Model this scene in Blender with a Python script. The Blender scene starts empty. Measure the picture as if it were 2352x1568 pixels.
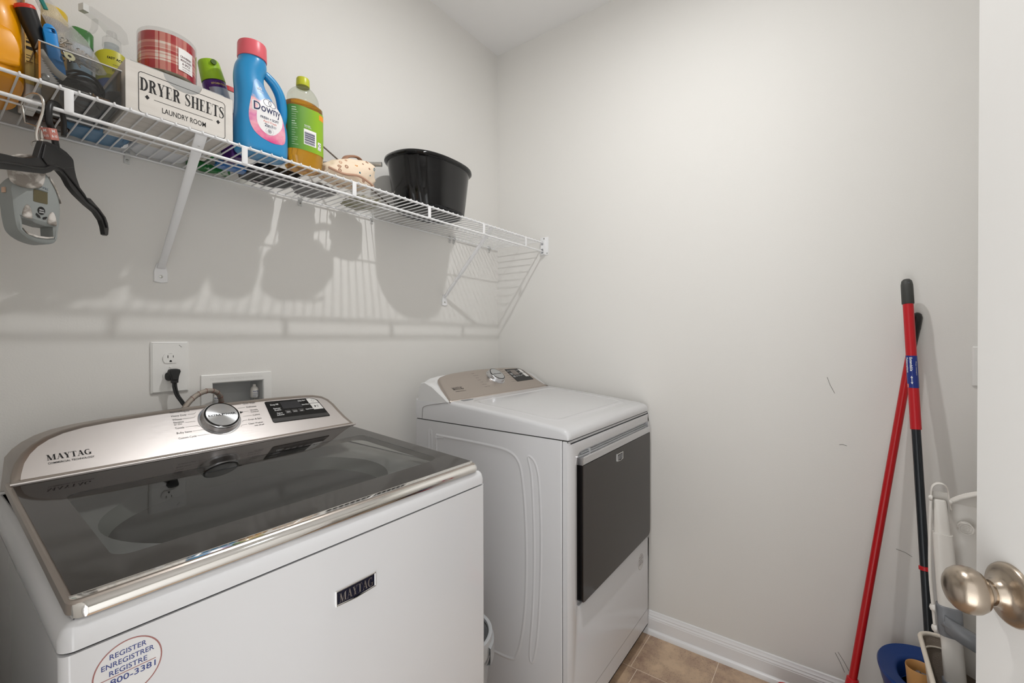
import bpy, bmesh, math, random
from mathutils import Vector, Matrix, geometry, noise
random.seed(7)
scene = bpy.context.scene
COL = scene.collection
PI = math.pi

# ------------------------------------------------------------------ camera
cam_d = bpy.data.cameras.new('camera'); cam = bpy.data.objects.new('camera', cam_d); COL.objects.link(cam)
CAM = Vector((-1.8561, -1.4549, 1.2460)); YAW, PITCH, ROLL = math.radians(36.2731), math.radians(-.4137), math.radians(-.1292)
cf = Vector((math.cos(YAW)*math.cos(PITCH), math.sin(YAW)*math.cos(PITCH), math.sin(PITCH)))
cr0 = Vector((math.sin(YAW), -math.cos(YAW), 0)); cu0 = cr0.cross(cf)
cr = cr0*math.cos(ROLL) + cu0*math.sin(ROLL); cu = -cr0*math.sin(ROLL) + cu0*math.cos(ROLL)
cam.matrix_world = Matrix((( cr.x, cu.x, -cf.x, CAM.x), (cr.y, cu.y, -cf.y, CAM.y), (cr.z, cu.z, -cf.z, CAM.z), (0,0,0,1)))
cam_d.sensor_width = 36; cam_d.lens = 36*1017.4959/2352; cam_d.clip_start = .01
scene.camera = cam
# ------------------------------------------------------------------ light and exposure
scene.view_settings.view_transform = 'Standard'; scene.view_settings.look = 'None'
scene.view_settings.gamma = 1; scene.view_settings.exposure = 0.27; scene.view_settings.use_curve_mapping = False
world = bpy.data.worlds.new('world'); scene.world = world; world.use_nodes = True
world.node_tree.nodes['Background'].inputs[0].default_value = (.99, 1, 1, 1)
world.node_tree.nodes['Background'].inputs[1].default_value = 1.0      # daylight of the hall, through the open doorway
wn = world.node_tree; _tc = wn.nodes.new('ShaderNodeTexCoord'); _sp = wn.nodes.new('ShaderNodeSeparateXYZ'); _mr = wn.nodes.new('ShaderNodeMapRange')
wn.links.new(_tc.outputs['Generated'], _sp.inputs[0]); wn.links.new(_sp.outputs[2], _mr.inputs[0])
_mr.inputs[1].default_value = -.5; _mr.inputs[2].default_value = .3; _mr.inputs[3].default_value = 3.0; _mr.inputs[4].default_value = 1.2   # added fill: unseen glow stronger from below, to lift the ceiling
wn.links.new(_mr.outputs[0], wn.nodes['Background'].inputs[1])
ld = bpy.data.lights.new('ceiling_lamp_light', 'AREA'); ld.shape = 'DISK'; ld.size = .05; ld.energy = 9.0; ld.color = (1, 1, .995)
lo = bpy.data.objects.new('ceiling_lamp_light', ld); COL.objects.link(lo); lo.location = (-.926, -1.0, 2.688)

# ------------------------------------------------------------------ materials
def lin(c):
    return tuple(((v/255)/12.92 if v/255 <= .04045 else ((v/255+.055)/1.055)**2.4) for v in c) + (1,)
MATS = {}
def mat(name, rgb, rough=.5, metal=0, spec=.5, bump=0, bscale=300, alpha=1, trans=0, ior=1.45, coat=0, var=0, vscale=20, vrgb=None, stretch=None):
    if name in MATS: return MATS[name]
    m = bpy.data.materials.new(name); m.use_nodes = True; nt = m.node_tree; b = nt.nodes['Principled BSDF']
    b.inputs['Base Color'].default_value = lin(rgb); b.inputs['Roughness'].default_value = rough
    b.inputs['Metallic'].default_value = metal; b.inputs['Specular IOR Level'].default_value = spec
    b.inputs['IOR'].default_value = ior; b.inputs['Alpha'].default_value = alpha
    b.inputs['Transmission Weight'].default_value = trans; b.inputs['Coat Weight'].default_value = coat; b.inputs['Coat Roughness'].default_value = .05
    tc = None
    def coords(scale3=None):
        nonlocal tc
        if tc is None: tc = nt.nodes.new('ShaderNodeTexCoord')
        if scale3:
            mp = nt.nodes.new('ShaderNodeMapping'); mp.inputs['Scale'].default_value = scale3
            nt.links.new(tc.outputs['Object'], mp.inputs[0]); return mp.outputs[0]
        return tc.outputs['Object']
    if bump:
        n = nt.nodes.new('ShaderNodeTexNoise'); n.inputs['Scale'].default_value = bscale; n.inputs['Detail'].default_value = 3
        nt.links.new(coords(stretch), n.inputs['Vector'])
        bp = nt.nodes.new('ShaderNodeBump'); bp.inputs['Strength'].default_value = bump; bp.inputs['Distance'].default_value = .002
        nt.links.new(n.outputs[0], bp.inputs['Height']); nt.links.new(bp.outputs[0], b.inputs['Normal'])
    if var:
        n = nt.nodes.new('ShaderNodeTexNoise'); n.inputs['Scale'].default_value = vscale; n.inputs['Detail'].default_value = 5
        nt.links.new(coords(stretch), n.inputs['Vector'])
        r = nt.nodes.new('ShaderNodeValToRGB'); r.color_ramp.elements[0].position = .5-var; r.color_ramp.elements[1].position = .5+var
        r.color_ramp.elements[0].color = lin(vrgb or [c*.7 for c in rgb]); r.color_ramp.elements[1].color = lin(rgb)
        nt.links.new(n.outputs[0], r.inputs[0]); nt.links.new(r.outputs[0], b.inputs['Base Color'])
    MATS[name] = m; return m
WALL = mat('wall_paint', (229, 227, 223), .62, bump=.12, bscale=260, spec=.3)
CEIL = mat('ceiling_paint', (238, 237, 236), .9, bump=.1, bscale=300, spec=.2)
TRIM = mat('trim_paint', (240, 240, 241), .3, spec=.5)
DOORM = mat('door_paint', (222, 220, 217), .42, spec=.4, bump=.05, bscale=250)
WHITE = mat('appliance_enamel', (214, 214, 216), .16, coat=.4)
WHITEP = mat('appliance_plastic', (226, 226, 226), .28)
PWHITE = mat('white_powder_coat', (238, 238, 239), .28)
PLATE = mat('white_plastic_plate', (235, 234, 231), .3)
STEEL = mat('brushed_silver', (216, 210, 207), .3, metal=.92, bump=.05, bscale=2500, stretch=(.01, 1, 1))
STEELD = mat('brushed_silver_edge', (170, 160, 152), .3, metal=.9)
CHROME = mat('chrome', (235, 233, 230), .04, metal=1)
CHROMEB = mat('satin_chrome', (212, 212, 214), .2, metal=1)
NICKEL = mat('satin_nickel', (176, 163, 148), .27, metal=1, bump=.05, bscale=500, stretch=(1, 1, 1))
BLACK = mat('gloss_black', (14, 13, 13), .08)
BLACKM = mat('black_plastic', (24, 23, 23), .38)
BLACKR = mat('black_rubber', (38, 39, 39), .6)
DGLASS = mat('dark_glass_border', (40, 36, 34), .04, spec=.6)
INK = mat('black_ink', (22, 20, 20), .6)
INKW = mat('white_ink', (228, 228, 228), .5)
INKG = mat('grey_ink', (120, 116, 114), .6)
NAVY = mat('navy_enamel', (20, 22, 40), .2)
DGREY = mat('dark_grey', (60, 58, 57), .35)
GAP = mat('seam_gap_shade', (50, 49, 48), .9)  # dark colour painted in as the shade of panel gaps
SCREW = mat('zinc_screw', (190, 190, 186), .3, metal=1)

def glassy(name, rgb, fac_gloss=None, rough=.03):
    """clear plastic or glass: see-through with a glossy skin"""
    m = bpy.data.materials.new(name); m.use_nodes = True; nt = m.node_tree
    for n in list(nt.nodes): nt.nodes.remove(n)
    o = nt.nodes.new('ShaderNodeOutputMaterial'); t = nt.nodes.new('ShaderNodeBsdfTransparent'); g = nt.nodes.new('ShaderNodeBsdfGlossy')
    t.inputs[0].default_value = lin(rgb); g.inputs['Roughness'].default_value = rough
    mx = nt.nodes.new('ShaderNodeMixShader'); fr = nt.nodes.new('ShaderNodeFresnel'); 
    io = fac_gloss or 1.45; ge = nt.nodes.new('ShaderNodeNewGeometry'); ma = nt.nodes.new('ShaderNodeMath'); ma.operation = 'MULTIPLY_ADD'
    nt.links.new(ge.outputs['Backfacing'], ma.inputs[0]); ma.inputs[1].default_value = 1/io-io; ma.inputs[2].default_value = io; nt.links.new(ma.outputs[0], fr.inputs[0])
    nt.links.new(fr.outputs[0], mx.inputs[0]); nt.links.new(t.outputs[0], mx.inputs[1]); nt.links.new(g.outputs[0], mx.inputs[2]); nt.links.new(mx.outputs[0], o.inputs[0])
    return m

# ------------------------------------------------------------------ mesh helpers
def link(name, me, m, parent=None, smooth=None, matrix=None):
    o = bpy.data.objects.new(name, me); COL.objects.link(o)
    for mm in (m if isinstance(m, (list, tuple)) else [m]): me.materials.append(mm)
    if matrix is not None: o.matrix_world = matrix
    if parent is not None:
        o.parent = parent; o.matrix_parent_inverse = PMAT[parent.name].inverted() if parent.name in PMAT else Matrix()
    if smooth is not None and smooth:
        me.polygons.foreach_set('use_smooth', [True]*len(me.polygons))
        try: me.set_sharp_from_angle(angle=math.radians(smooth))
        except Exception: pass
    return o
PMAT = {}
def thing(name, label, cat, loc, group=None, rotz=0):
    o = bpy.data.objects.new(name, None); COL.objects.link(o); o.empty_display_size = .05
    o.location = loc; o.rotation_euler = (0, 0, rotz); o['label'] = label; o['category'] = cat
    if group: o['group'] = group
    PMAT[o.name] = Matrix.Translation(loc) @ Matrix.Rotation(rotz, 4, 'Z')
    return o
def tag(o, label, cat, group=None, kind=None):
    o['label'] = label; o['category'] = cat
    if group: o['group'] = group
    if kind: o['kind'] = kind
    return o
def struct(o, label=None):
    o['kind'] = 'structure'
    if label: o['label'] = label
    return o
class B:
    """collects shapes into one mesh"""
    def __init__(s): s.bm = bmesh.new()
    def verts(s, co): return [s.bm.verts.new(c) for c in co]
    def face(s, vs):
        try: return s.bm.faces.new(vs)
        except ValueError: return None
    def box(s, x0, x1, y0, y1, z0, z1, bev=0, seg=2, M=None):
        b2 = bmesh.new(); bmesh.ops.create_cube(b2, size=1)
        for v in b2.verts: v.co = Vector(((x0+x1)/2+v.co.x*(x1-x0), (y0+y1)/2+v.co.y*(y1-y0), (z0+z1)/2+v.co.z*(z1-z0)))
        if bev: bmesh.ops.bevel(b2, geom=b2.edges[:], offset=bev, segments=seg, profile=.5, affect='EDGES')
        return s.merge(b2, M)
    def merge(s, b2, M=None):
        mp = {}
        for v in b2.verts: mp[v] = s.bm.verts.new(M @ v.co if M else v.co)
        for f in b2.faces: s.face([mp[v] for v in f.verts])
        b2.free(); return s
    def rings(s, rings, cap0=True, cap1=True, closed=True):
        R = [s.verts(r) for r in rings]
        for a, b in zip(R[:-1], R[1:]):
            n = len(a)
            for i in range(n if closed else n-1): s.face([a[i], a[(i+1) % n], b[(i+1) % n], b[i]])
        if cap0: s.face(R[0][::-1])
        if cap1: s.face(R[-1])
        return s
    def tube(s, pts, r, n=10, cap=True, flat=None):
        pts = [Vector(p) for p in pts]; rs = r if isinstance(r, (list, tuple)) else [r]*len(pts)
        up = None; rings = []
        for i, p in enumerate(pts):
            d = (pts[min(i+1, len(pts)-1)] - pts[max(i-1, 0)]).normalized()
            if up is None: up = Vector((0, 0, 1)) if abs(d.z) < .9 else Vector((0, 1, 0))
            a = d.cross(up).normalized(); b = a.cross(d).normalized(); up = b
            fl = flat or 1
            rings.append([p + a*math.cos(2*PI*k/n)*rs[i]*fl + b*math.sin(2*PI*k/n)*rs[i] for k in range(n)])
        return s.rings(rings, cap, cap)
    def lathe(s, prof, n=32, M=None, cap0=True, cap1=True, sx=1, sy=1, e=2):
        """profile of (radius, height)"""
        rg = []
        for r, z in prof:
            ring = []
            for k in range(n):
                t = 2*PI*k/n; c, q = math.cos(t), math.sin(t)
                x = math.copysign(abs(c)**(2/e), c)*r*sx; y = math.copysign(abs(q)**(2/e), q)*r*sy
                v = Vector((x, y, z)); ring.append(M @ v if M else v)
            rg.append(ring)
        return s.rings(rg, cap0, cap1)
    def loft(s, secs, n=32, cap0=True, cap1=True, M=None):
        """sections (z, cx, cy, rx, ry, exponent)"""
        rg = []
        for z, cx, cy, rx, ry, e in secs:
            ring = []
            for k in range(n):
                t = 2*PI*k/n; c, q = math.cos(t), math.sin(t)
                v = Vector((cx+math.copysign(abs(c)**(2/e), c)*rx, cy+math.copysign(abs(q)**(2/e), q)*ry, z)); ring.append(M @ v if M else v)
            rg.append(ring)
        return s.rings(rg, cap0, cap1)
    def poly(s, pts, f, h0, h1, holes=(), bev=0):
        """flat outline with holes, mapped by f(u, v, h), extruded from h0 to h1"""
        loops = [list(pts)] + [list(h) for h in holes]
        tri = geometry.tessellate_polygon([[Vector((u, v, 0)) for u, v in L] for L in loops])
        flat = [p for L in loops for p in L]
        # boundary lists
        def layer(h, L2=None): return s.verts([f(u, v, h) for u, v in (L2 or flat)])
        top_flat = flat
        if bev:
            L2 = []
            for j, L in enumerate(loops): L2 += inset(L, bev if j == 0 else -bev)
            top_flat = L2
        A = layer(h0); Bv = layer(h1 if not bev else h1-bev*.7); T = layer(h1, top_flat) if bev else Bv
        for t in tri:
            s.face([T[i] for i in t]); s.face([A[i] for i in t][::-1])
        o = 0
        for L in loops:
            n = len(L)
            for i in range(n):
                a, b = o+i, o+(i+1) % n
                s.face([A[a], A[b], Bv[b], Bv[a]])
                if bev: s.face([Bv[a], Bv[b], T[b], T[a]])
            o += n
        return s
    def blob(s, c, r, seed=0, amp=.3, freq=3, e=2.0, sub=4):
        b2 = bmesh.new(); bmesh.ops.create_icosphere(b2, subdivisions=sub, radius=1)
        for v in b2.verts:
            p = v.co.normalized(); q = Vector([math.copysign(abs(t)**(2/e), t) for t in p])
            nn = noise.fractal(p*freq+Vector((seed*7.1, seed*3.3, 0)), .8, 2.2, 4)
            q = q*(1+amp*nn); v.co = Vector((c[0]+q.x*r[0], c[1]+q.y*r[1], max(c[2]+q.z*r[2], c[2]-r[2])))
        return s.merge(b2)
    def make(s, name, m, parent=None, smooth=35, matrix=None, normals=True):
        if normals: bmesh.ops.recalc_face_normals(s.bm, faces=s.bm.faces[:])
        me = bpy.data.meshes.new(name); s.bm.to_mesh(me); s.bm.free()
        return link(name, me, m, parent, smooth, matrix)
def inset(L, d):
    n = len(L); out = []
    ar = sum(L[i][0]*L[(i+1) % n][1]-L[(i+1) % n][0]*L[i][1] for i in range(n))
    sg = 1 if ar > 0 else -1
    for i in range(n):
        p0, p1, p2 = Vector(L[i-1]), Vector(L[i]), Vector(L[(i+1) % n])
        e1, e2 = (p1-p0), (p2-p1)
        if e1.length < 1e-9 or e2.length < 1e-9: out.append(tuple(p1)); continue
        e1.normalize(); e2.normalize()
        n1 = Vector((-e1.y, e1.x))*sg; n2 = Vector((-e2.y, e2.x))*sg
        m = n1+n2; m = m.normalized() if m.length > 1e-6 else n1
        k = d/max(.35, m.dot(n1)); q = p1+m*k; out.append((q.x, q.y))
    return out
def rrect(x0, x1, y0, y1, r, n=6):
    rs = r if isinstance(r, (list, tuple)) else [r]*4   # bl, br, tr, tl
    out = []
    for (cx, cy, a0), q in zip(((x0, y0, PI), (x1, y0, 1.5*PI), (x1, y1, 0), (x0, y1, .5*PI)), rs):
        ccx = cx + (q if cx == x0 else -q); ccy = cy + (q if cy == y0 else -q)
        for k in range(n+1):
            t = a0 + PI/2*k/n; out.append((ccx+q*math.cos(t), ccy+q*math.sin(t)))
    return out
def ell(cx, cy, rx, ry, n=32): return [(cx+rx*math.cos(2*PI*k/n), cy+ry*math.sin(2*PI*k/n)) for k in range(n)]
def smoothpath(pts, k=6):
    pts = [Vector(p) for p in pts]; out = []
    for i in range(len(pts)-1):
        p0 = pts[max(i-1, 0)]; p1 = pts[i]; p2 = pts[i+1]; p3 = pts[min(i+2, len(pts)-1)]
        for j in range(k):
            t = j/k; out.append(.5*((2*p1)+(-p0+p2)*t+(2*p0-5*p1+4*p2-p3)*t*t+(-p0+3*p1-3*p2+p3)*t**3))
    out.append(pts[-1]); return out
def smooth2(pts, k=5):
    P = [Vector((a, b, 0)) for a, b in pts]; n = len(P); out = []
    for i in range(n):
        p0, p1, p2, p3 = P[i-1], P[i], P[(i+1) % n], P[(i+2) % n]
        for j in range(k):
            t = j/k; q = .5*((2*p1)+(-p0+p2)*t+(2*p0-5*p1+4*p2-p3)*t*t+(-p0+3*p1-3*p2+p3)*t**3); out.append((q.x, q.y))
    return out
def fr_y(y, sgn=-1):
    """plane facing -y: u -> x, v -> z, h -> towards the viewer"""
    return lambda u, v, h: Vector((u, y+sgn*h, v))
def fr_x(x, sgn=-1): return lambda u, v, h: Vector((x+sgn*h, u, v))
def fr_z(z): return lambda u, v, h: Vector((u, v, z+h))

# text ------------------------------------------------------------
_tc = {}
def glyphs(body, bold=0):
    key = (body, bold)
    if key in _tc: return _tc[key]
    cu_ = bpy.data.curves.new('t', 'FONT'); cu_.body = body; cu_.size = 1; cu_.offset = bold; cu_.resolution_u = 3
    ob = bpy.data.objects.new('t', cu_); COL.objects.link(ob)
    bpy.context.view_layer.update()
    me = bpy.data.meshes.new_from_object(ob.evaluated_get(bpy.context.evaluated_depsgraph_get()))
    V = [(v.co.x, v.co.y) for v in me.vertices]; F = [tuple(p.vertices) for p in me.polygons]
    bpy.data.objects.remove(ob); bpy.data.curves.remove(cu_); bpy.data.meshes.remove(me)
    _tc[key] = (V, F); return V, F
def text(name, items, f, m, parent, h=.0004):
    """items: (body, u, v, width or None, height, align, rotation, bold); a single mesh of lettering on the surface f"""
    b = B()
    for it in items:
        body, u, v, w, hh, al = it[:6]; rot = it[6] if len(it) > 6 else 0; bold = it[7] if len(it) > 7 else 0
        V, F = SERIF(body) if body.startswith('~') else glyphs(body, bold)
        if not V: continue
        x0 = min(p[0] for p in V); x1 = max(p[0] for p in V)
        cap = 1.0 if body.startswith('~') else .73
        sy = hh/cap; sx = (w/(x1-x0)) if w else sy
        off = {'l': 0, 'c': -(x1-x0)*sx/2, 'r': -(x1-x0)*sx}[al]
        c, s_ = math.cos(rot), math.sin(rot); vs = []
        for p in V:
            a = (p[0]-x0)*sx+off; q = p[1]*sy; vs.append(b.bm.verts.new(f(u+a*c-q*s_, v+a*s_+q*c, h)))
        for t in F: b.face([vs[i] for i in t])
    return b.make(name, m, parent, None, normals=False)
# a small high-contrast serif alphabet, drawn as strokes
def _st(pts, ws):
    V = []; F = []; n = len(pts)
    for i, p in enumerate(pts):
        a = pts[max(i-1, 0)]; c = pts[min(i+1, n-1)]; dx, dy = c[0]-a[0], c[1]-a[1]; L = math.hypot(dx, dy) or 1
        w = ws[i]/2; V += [(p[0]-dy/L*w, p[1]+dx/L*w), (p[0]+dy/L*w, p[1]-dx/L*w)]
    for i in range(n-1): F.append((2*i, 2*i+1, 2*i+3, 2*i+2))
    return V, F
def _rc(x0, x1, y0, y1): return [(x0, y0), (x1, y0), (x1, y1), (x0, y1)], [(0, 1, 2, 3)]
def _dg(x0, y0, x1, y1, w): return [(x0-w/2, y0), (x0+w/2, y0), (x1+w/2, y1), (x1-w/2, y1)], [(0, 1, 2, 3)]
def _arc(cx, cy, rx, ry, a0, a1, w0, w1, n=16):
    pts = []; ws = []
    for k in range(n+1):
        t = math.radians(a0+(a1-a0)*k/n); pts.append((cx+rx*math.cos(t), cy+ry*math.sin(t)))
        ws.append(w0+(w1-w0)*abs(math.cos(t)))
    return _st(pts, ws)
T, K, SF = .055, .20, .05
def _glyph(ch):
    s = []
    if ch == 'D': s = [_rc(.1, .1+K, 0, 1), _rc(0, .3, 0, SF), _rc(0, .3, 1-SF, 1), _arc(.27, .5, .4, .478, -90, 90, T, K)]; w = .78
    elif ch == 'R': s = [_rc(.1, .1+K, 0, 1), _rc(0, .37, 0, SF), _rc(0, .3, 1-SF, 1), _arc(.27, .745, .3, .233, -90, 90, T, K), _st([(.33, .5), (.47, .42), (.55, .25), (.6, .08), (.72, .02), (.8, .06)], [T, K*.8, K, K, .06, .03])]; w = .8
    elif ch == 'Y': s = [_rc(.28, .28+K, 0, .45), _rc(.17, .56, 0, SF), _dg(.365, .42, .13, 1, K), _dg(.38, .42, .62, 1, T), _rc(0, .32, 1-SF, 1), _rc(.5, .76, 1-SF, 1)]; w = .74
    elif ch == 'E': s = [_rc(.1, .1+K, 0, 1), _rc(0, .62, 0, SF), _rc(0, .6, 1-SF, 1), _rc(.2, .42, .49, .49+SF), _rc(.4, .43, .38, .64), _dg(.585, 1, .6, .75, .03), _dg(.6, 0, .635, .27, .03)]; w = .68
    elif ch == 'S': s = [_st([(.5, .72), (.52, .86), (.44, .95), (.3, .98), (.16, .92), (.1, .79), (.17, .65), (.32, .54), (.45, .42), (.52, .27), (.45, .1), (.3, .02), (.15, .05), (.06, .15), (.06, .3)], [.03, .04, T, T, .1, .15, .17, .19, .18, .15, .1, T, T, .04, .03]), _rc(.505, .535, .68, 1), _rc(.045, .075, 0, .34)]; w = .62
    elif ch == 'H': s = [_rc(.1, .1+K, 0, 1), _rc(.58, .58+K, 0, 1), _rc(.2, .6, .48, .48+SF)]+[_rc(a, a+.35, b, b+SF) for a in (0, .49) for b in (0, 1-SF)]; w = .84
    elif ch == 'T': s = [_rc(.27, .27+K, 0, 1), _rc(.16, .55, 0, SF), _rc(.02, .7, 1-SF, 1), _dg(.05, 1, .02, .72, .03), _dg(.67, 1, .7, .72, .03)]; w = .72
    elif ch == 'M': s = [_rc(.12, .12+T, 0, 1), _rc(.8, .8+K, 0, 1), _dg(.5, 0, .17, 1, K), _dg(.5, 0, .84, 1, T), _rc(0, .27, 0, SF), _rc(0, .25, 1-SF, 1), _rc(.7, 1.07, 0, SF), _rc(.8, 1.07, 1-SF, 1)]; w = 1.08
    elif ch == 'A': s = [_dg(.12, 0, .42, 1, T), _dg(.7, 0, .42, 1, K), _rc(.2, .62, .3, .3+SF), _rc(0, .26, 0, SF), _rc(.53, .86, 0, SF)]; w = .86
    elif ch == 'G': s = [_arc(.42, .5, .34, .478, 62, 325, T, K, 24), _rc(.6, .6+K, .04, .42), _rc(.48, .87, .42-SF, .42), _rc(.62, .65, .7, 1)]; w = .86
    else: s = []; w = .35
    return s, w
def SERIF(body):
    V = []; F = []; x = 0
    for ch in body[1:]:
        s, w = _glyph(ch)
        for v, f in s:
            o = len(V); V += [(a+x, b) for a, b in v]; F += [tuple(i+o for i in t) for t in f]
        x += w+.05
    return V, F

# ================================================================== the room
H = 2.74; XL = -1.875; YF = -2.0
# recess for the washer supply box in the back wall
hx0, hx1, hz0, hz1 = -1.338, -1.197, .985, 1.118
b = B()
b.box(-1.98, hx0, 0, .12, -.02, H+.1); b.box(hx1, .1, 0, .12, -.02, H+.1)
b.box(hx0, hx1, 0, .12, -.02, hz0); b.box(hx0, hx1, 0, .12, hz1, H+.1)
struct(b.make('wall_back', WALL, smooth=0))
wr = B().box(0, .1, YF-.1, 0, -.02, H+.1).make('wall_right', WALL, smooth=0); struct(wr)
SCR = mat('scuff_mark', (96, 90, 84), .7)
for pts in ([(-.0006, -1.428, 1.111), (-.0006, -1.436, 1.085), (-.0006, -1.449, 1.057)], [(-.0006, -1.608, .573), (-.0006, -1.63, .568), (-.0006, -1.646, .559)],
            [(-.0006, -1.46, .181), (-.0006, -1.475, .158), (-.0006, -1.49, .13)], [(-.0006, -1.452, .176), (-.0006, -1.466, .15), (-.0006, -1.478, .12)],
            [(-.0006, -1.462, .885), (-.0006, -1.47, .887), (-.0006, -1.482, .884)]):
    B().tube(pts, .0006, 5).make('scuff', SCR, wr)
struct(B().box(-1.98, 0, YF-.1, YF, -.02, H+.1).make('wall_front', WALL, smooth=0))
b = B(); b.box(XL-.11, XL, -1.03, 0, -.02, H+.1); b.box(XL-.11, XL, YF, -1.945, -.02, H+.1); b.box(XL-.11, XL, -1.945, -1.03, 2.06, H+.1)
struct(b.make('wall_left', WALL, smooth=0))
struct(B().box(XL-.11, .1, YF-.1, .12, H, H+.1).make('ceiling', CEIL, smooth=0))
# floor of tiles
FL = bpy.data.materials.new('floor_tile'); FL.use_nodes = True; nt = FL.node_tree; N = nt.nodes; Lk = nt.links; pb = N['Principled BSDF']
tc = N.new('ShaderNodeTexCoord'); sx = N.new('ShaderNodeSeparateXYZ'); Lk.new(tc.outputs['Object'], sx.inputs[0])
def mth(op, a, b_=None, c=None):
    n = N.new('ShaderNodeMath'); n.operation = op
    for i, v in enumerate((a, b_, c)):
        if v is None: continue
        if isinstance(v, (int, float)): n.inputs[i].default_value = v
        else: Lk.new(v, n.inputs[i])
    return n.outputs[0]
u = mth('DIVIDE', mth('ADD', sx.outputs[0], .243), .305); row = mth('FLOOR', u); fu = mth('SUBTRACT', u, row)
vv = mth('DIVIDE', mth('ADD', mth('ADD', sx.outputs[1], .826), mth('MULTIPLY', row, -.025)), .266); cell = mth('FLOOR', vv); fv = mth('SUBTRACT', vv, cell)
du = mth('MULTIPLY', mth('MINIMUM', fu, mth('SUBTRACT', 1, fu)), .305); dv = mth('MULTIPLY', mth('MINIMUM', fv, mth('SUBTRACT', 1, fv)), .266)
grout = mth('LESS_THAN', mth('MINIMUM', du, dv), .0012)
rnd = N.new('ShaderNodeTexWhiteNoise'); rnd.noise_dimensions = '2D'; cb = N.new('ShaderNodeCombineXYZ'); Lk.new(row, cb.inputs[0]); Lk.new(cell, cb.inputs[1]); Lk.new(cb.outputs[0], rnd.inputs[0])
n1 = N.new('ShaderNodeTexNoise'); n1.inputs['Scale'].default_value = 9; n1.inputs['Detail'].default_value = 8; n1.inputs['Roughness'].default_value = .65; Lk.new(tc.outputs['Object'], n1.inputs[0])
r1 = N.new('ShaderNodeValToRGB'); e = r1.color_ramp.elements; e[0].position = .34; e[0].color = lin((160, 132, 114)); e[1].position = .62; e[1].color = lin((212, 184, 154))
Lk.new(mth('ADD', n1.outputs[0], mth('MULTIPLY', mth('SUBTRACT', rnd.outputs[0], .5), .1)), r1.inputs[0])
n2 = N.new('ShaderNodeTexNoise'); n2.inputs['Scale'].default_value = 160; n2.inputs['Detail'].default_value = 4; Lk.new(tc.outputs['Object'], n2.inputs[0])
sp = mth('MULTIPLY', mth('GREATER_THAN', n2.outputs[0], .6), mth('LESS_THAN', n1.outputs[0], .53))
m1 = N.new('ShaderNodeMix'); m1.data_type = 'RGBA'; Lk.new(mth('MULTIPLY', sp, .35), m1.inputs[0]); Lk.new(r1.outputs[0], m1.inputs[6]); m1.inputs[7].default_value = lin((110, 84, 78))
m2 = N.new('ShaderNodeMix'); m2.data_type = 'RGBA'; Lk.new(grout, m2.inputs[0]); Lk.new(m1.outputs[2], m2.inputs[6]); m2.inputs[7].default_value = lin((230, 214, 196))
Lk.new(m2.outputs[2], pb.inputs['Base Color']); pb.inputs['Roughness'].default_value = .42
bp = N.new('ShaderNodeBump'); bp.inputs['Strength'].default_value = .15; bp.inputs['Distance'].default_value = .001; Lk.new(n2.outputs[0], bp.inputs['Height']); Lk.new(bp.outputs[0], pb.inputs['Normal'])
struct(B().box(-1.985, .1, YF-.1, .12, -.1, 0).make('floor', FL, smooth=0))
# baseboards with a shoe moulding
PROF = [(0, 0), (.024, 0), (.0235, .008), (.020, .015), (.014, .019), (.0125, .021), (.0125, .062), (.0115, .064), (.0115, .068), (.0085, .074), (.0085, .078), (.0055, .083), (.0045, .090), (.0025, .0925), (0, .0925)]
def baseboard(name, f, a, c):
    bb = B(); bb.rings([[f(a, d, z) for d, z in PROF], [f(c, d, z) for d, z in PROF]]); return struct(bb.make(name, TRIM, smooth=25))
baseboard('baseboard_right', lambda t, d, z: Vector((-d, t, z)), YF, 0)
baseboard('baseboard_back', lambda t, d, z: Vector((t, -d, z)), XL, -.03)
baseboard('baseboard_front', lambda t, d, z: Vector((t, YF+d, z)), XL, -.03)
# door casing (mostly beside the camera)
struct(B().box(XL, XL+.012, -1.03, -.97, 0, 2.12, .003).box(XL, XL+.012, -2.0, -1.945, 0, 2.12, .003).box(XL, XL+.012, -1.945, -1.03, 2.06, 2.12, .003).make('trim_1', TRIM))

# ---- the open door leaf with its knob
dd = Vector((.93, .37, 0)).normalized(); dn = Vector((-dd.y, dd.x, 0)); E0 = Vector((-1.014, -1.605, 0))
def fd(u, v, h): return E0 - dd*u + dn*h + Vector((0, 0, v))
door = B().poly([(0, .012), (.905, .012), (.905, 2.03), (0, 2.03)], fd, -.035, 0, bev=.0015).make('door_1', DOORM, smooth=0); struct(door)
kc = fd(.0575, .934, 0)
def fk(r, a, h): return kc + (dd*math.cos(a) + Vector((0, 0, 1))*math.sin(a))*r + dn*h*.84
def klathe(prof, name, m, par):
    bb = B(); bb.rings([[fk(r, 2*PI*k/48, h) for k in range(48)] for r, h in prof]); return bb.make(name, m, par, 40)
ros = klathe([(.0365, 0), (.0365, .003), (.035, .0062), (.0325, .008), (.028, .0095), (.021, .0125), (.016, .018), (.0145, .025)], 'rosette', NICKEL, door)
ros['label'] = 'round satin nickel rosette of the door knob'
kn = klathe([(.0125, .022), (.0125, .031), (.0142, .0325), (.019, .0345), (.0238, .039), (.0268, .046), (.0276, .053), (.0268, .06), (.024, .0665), (.0195, .0715), (.013, .0755), (.006, .0775), (.0005, .078)], 'door_knob', NICKEL, door)
kn['label'] = 'satin nickel egg-shaped door knob'
bl = B().box(0, .002, -.0285, -.0065, .90, .955).make('latch_plate', NICKEL, None, 0)
bl.data.transform(Matrix.Translation(E0) @ Matrix(((dd.x, dn.x, 0, 0), (dd.y, dn.y, 0, 0), (0, 0, 1, 0), (0, 0, 0, 1)))); bl.parent = door

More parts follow.
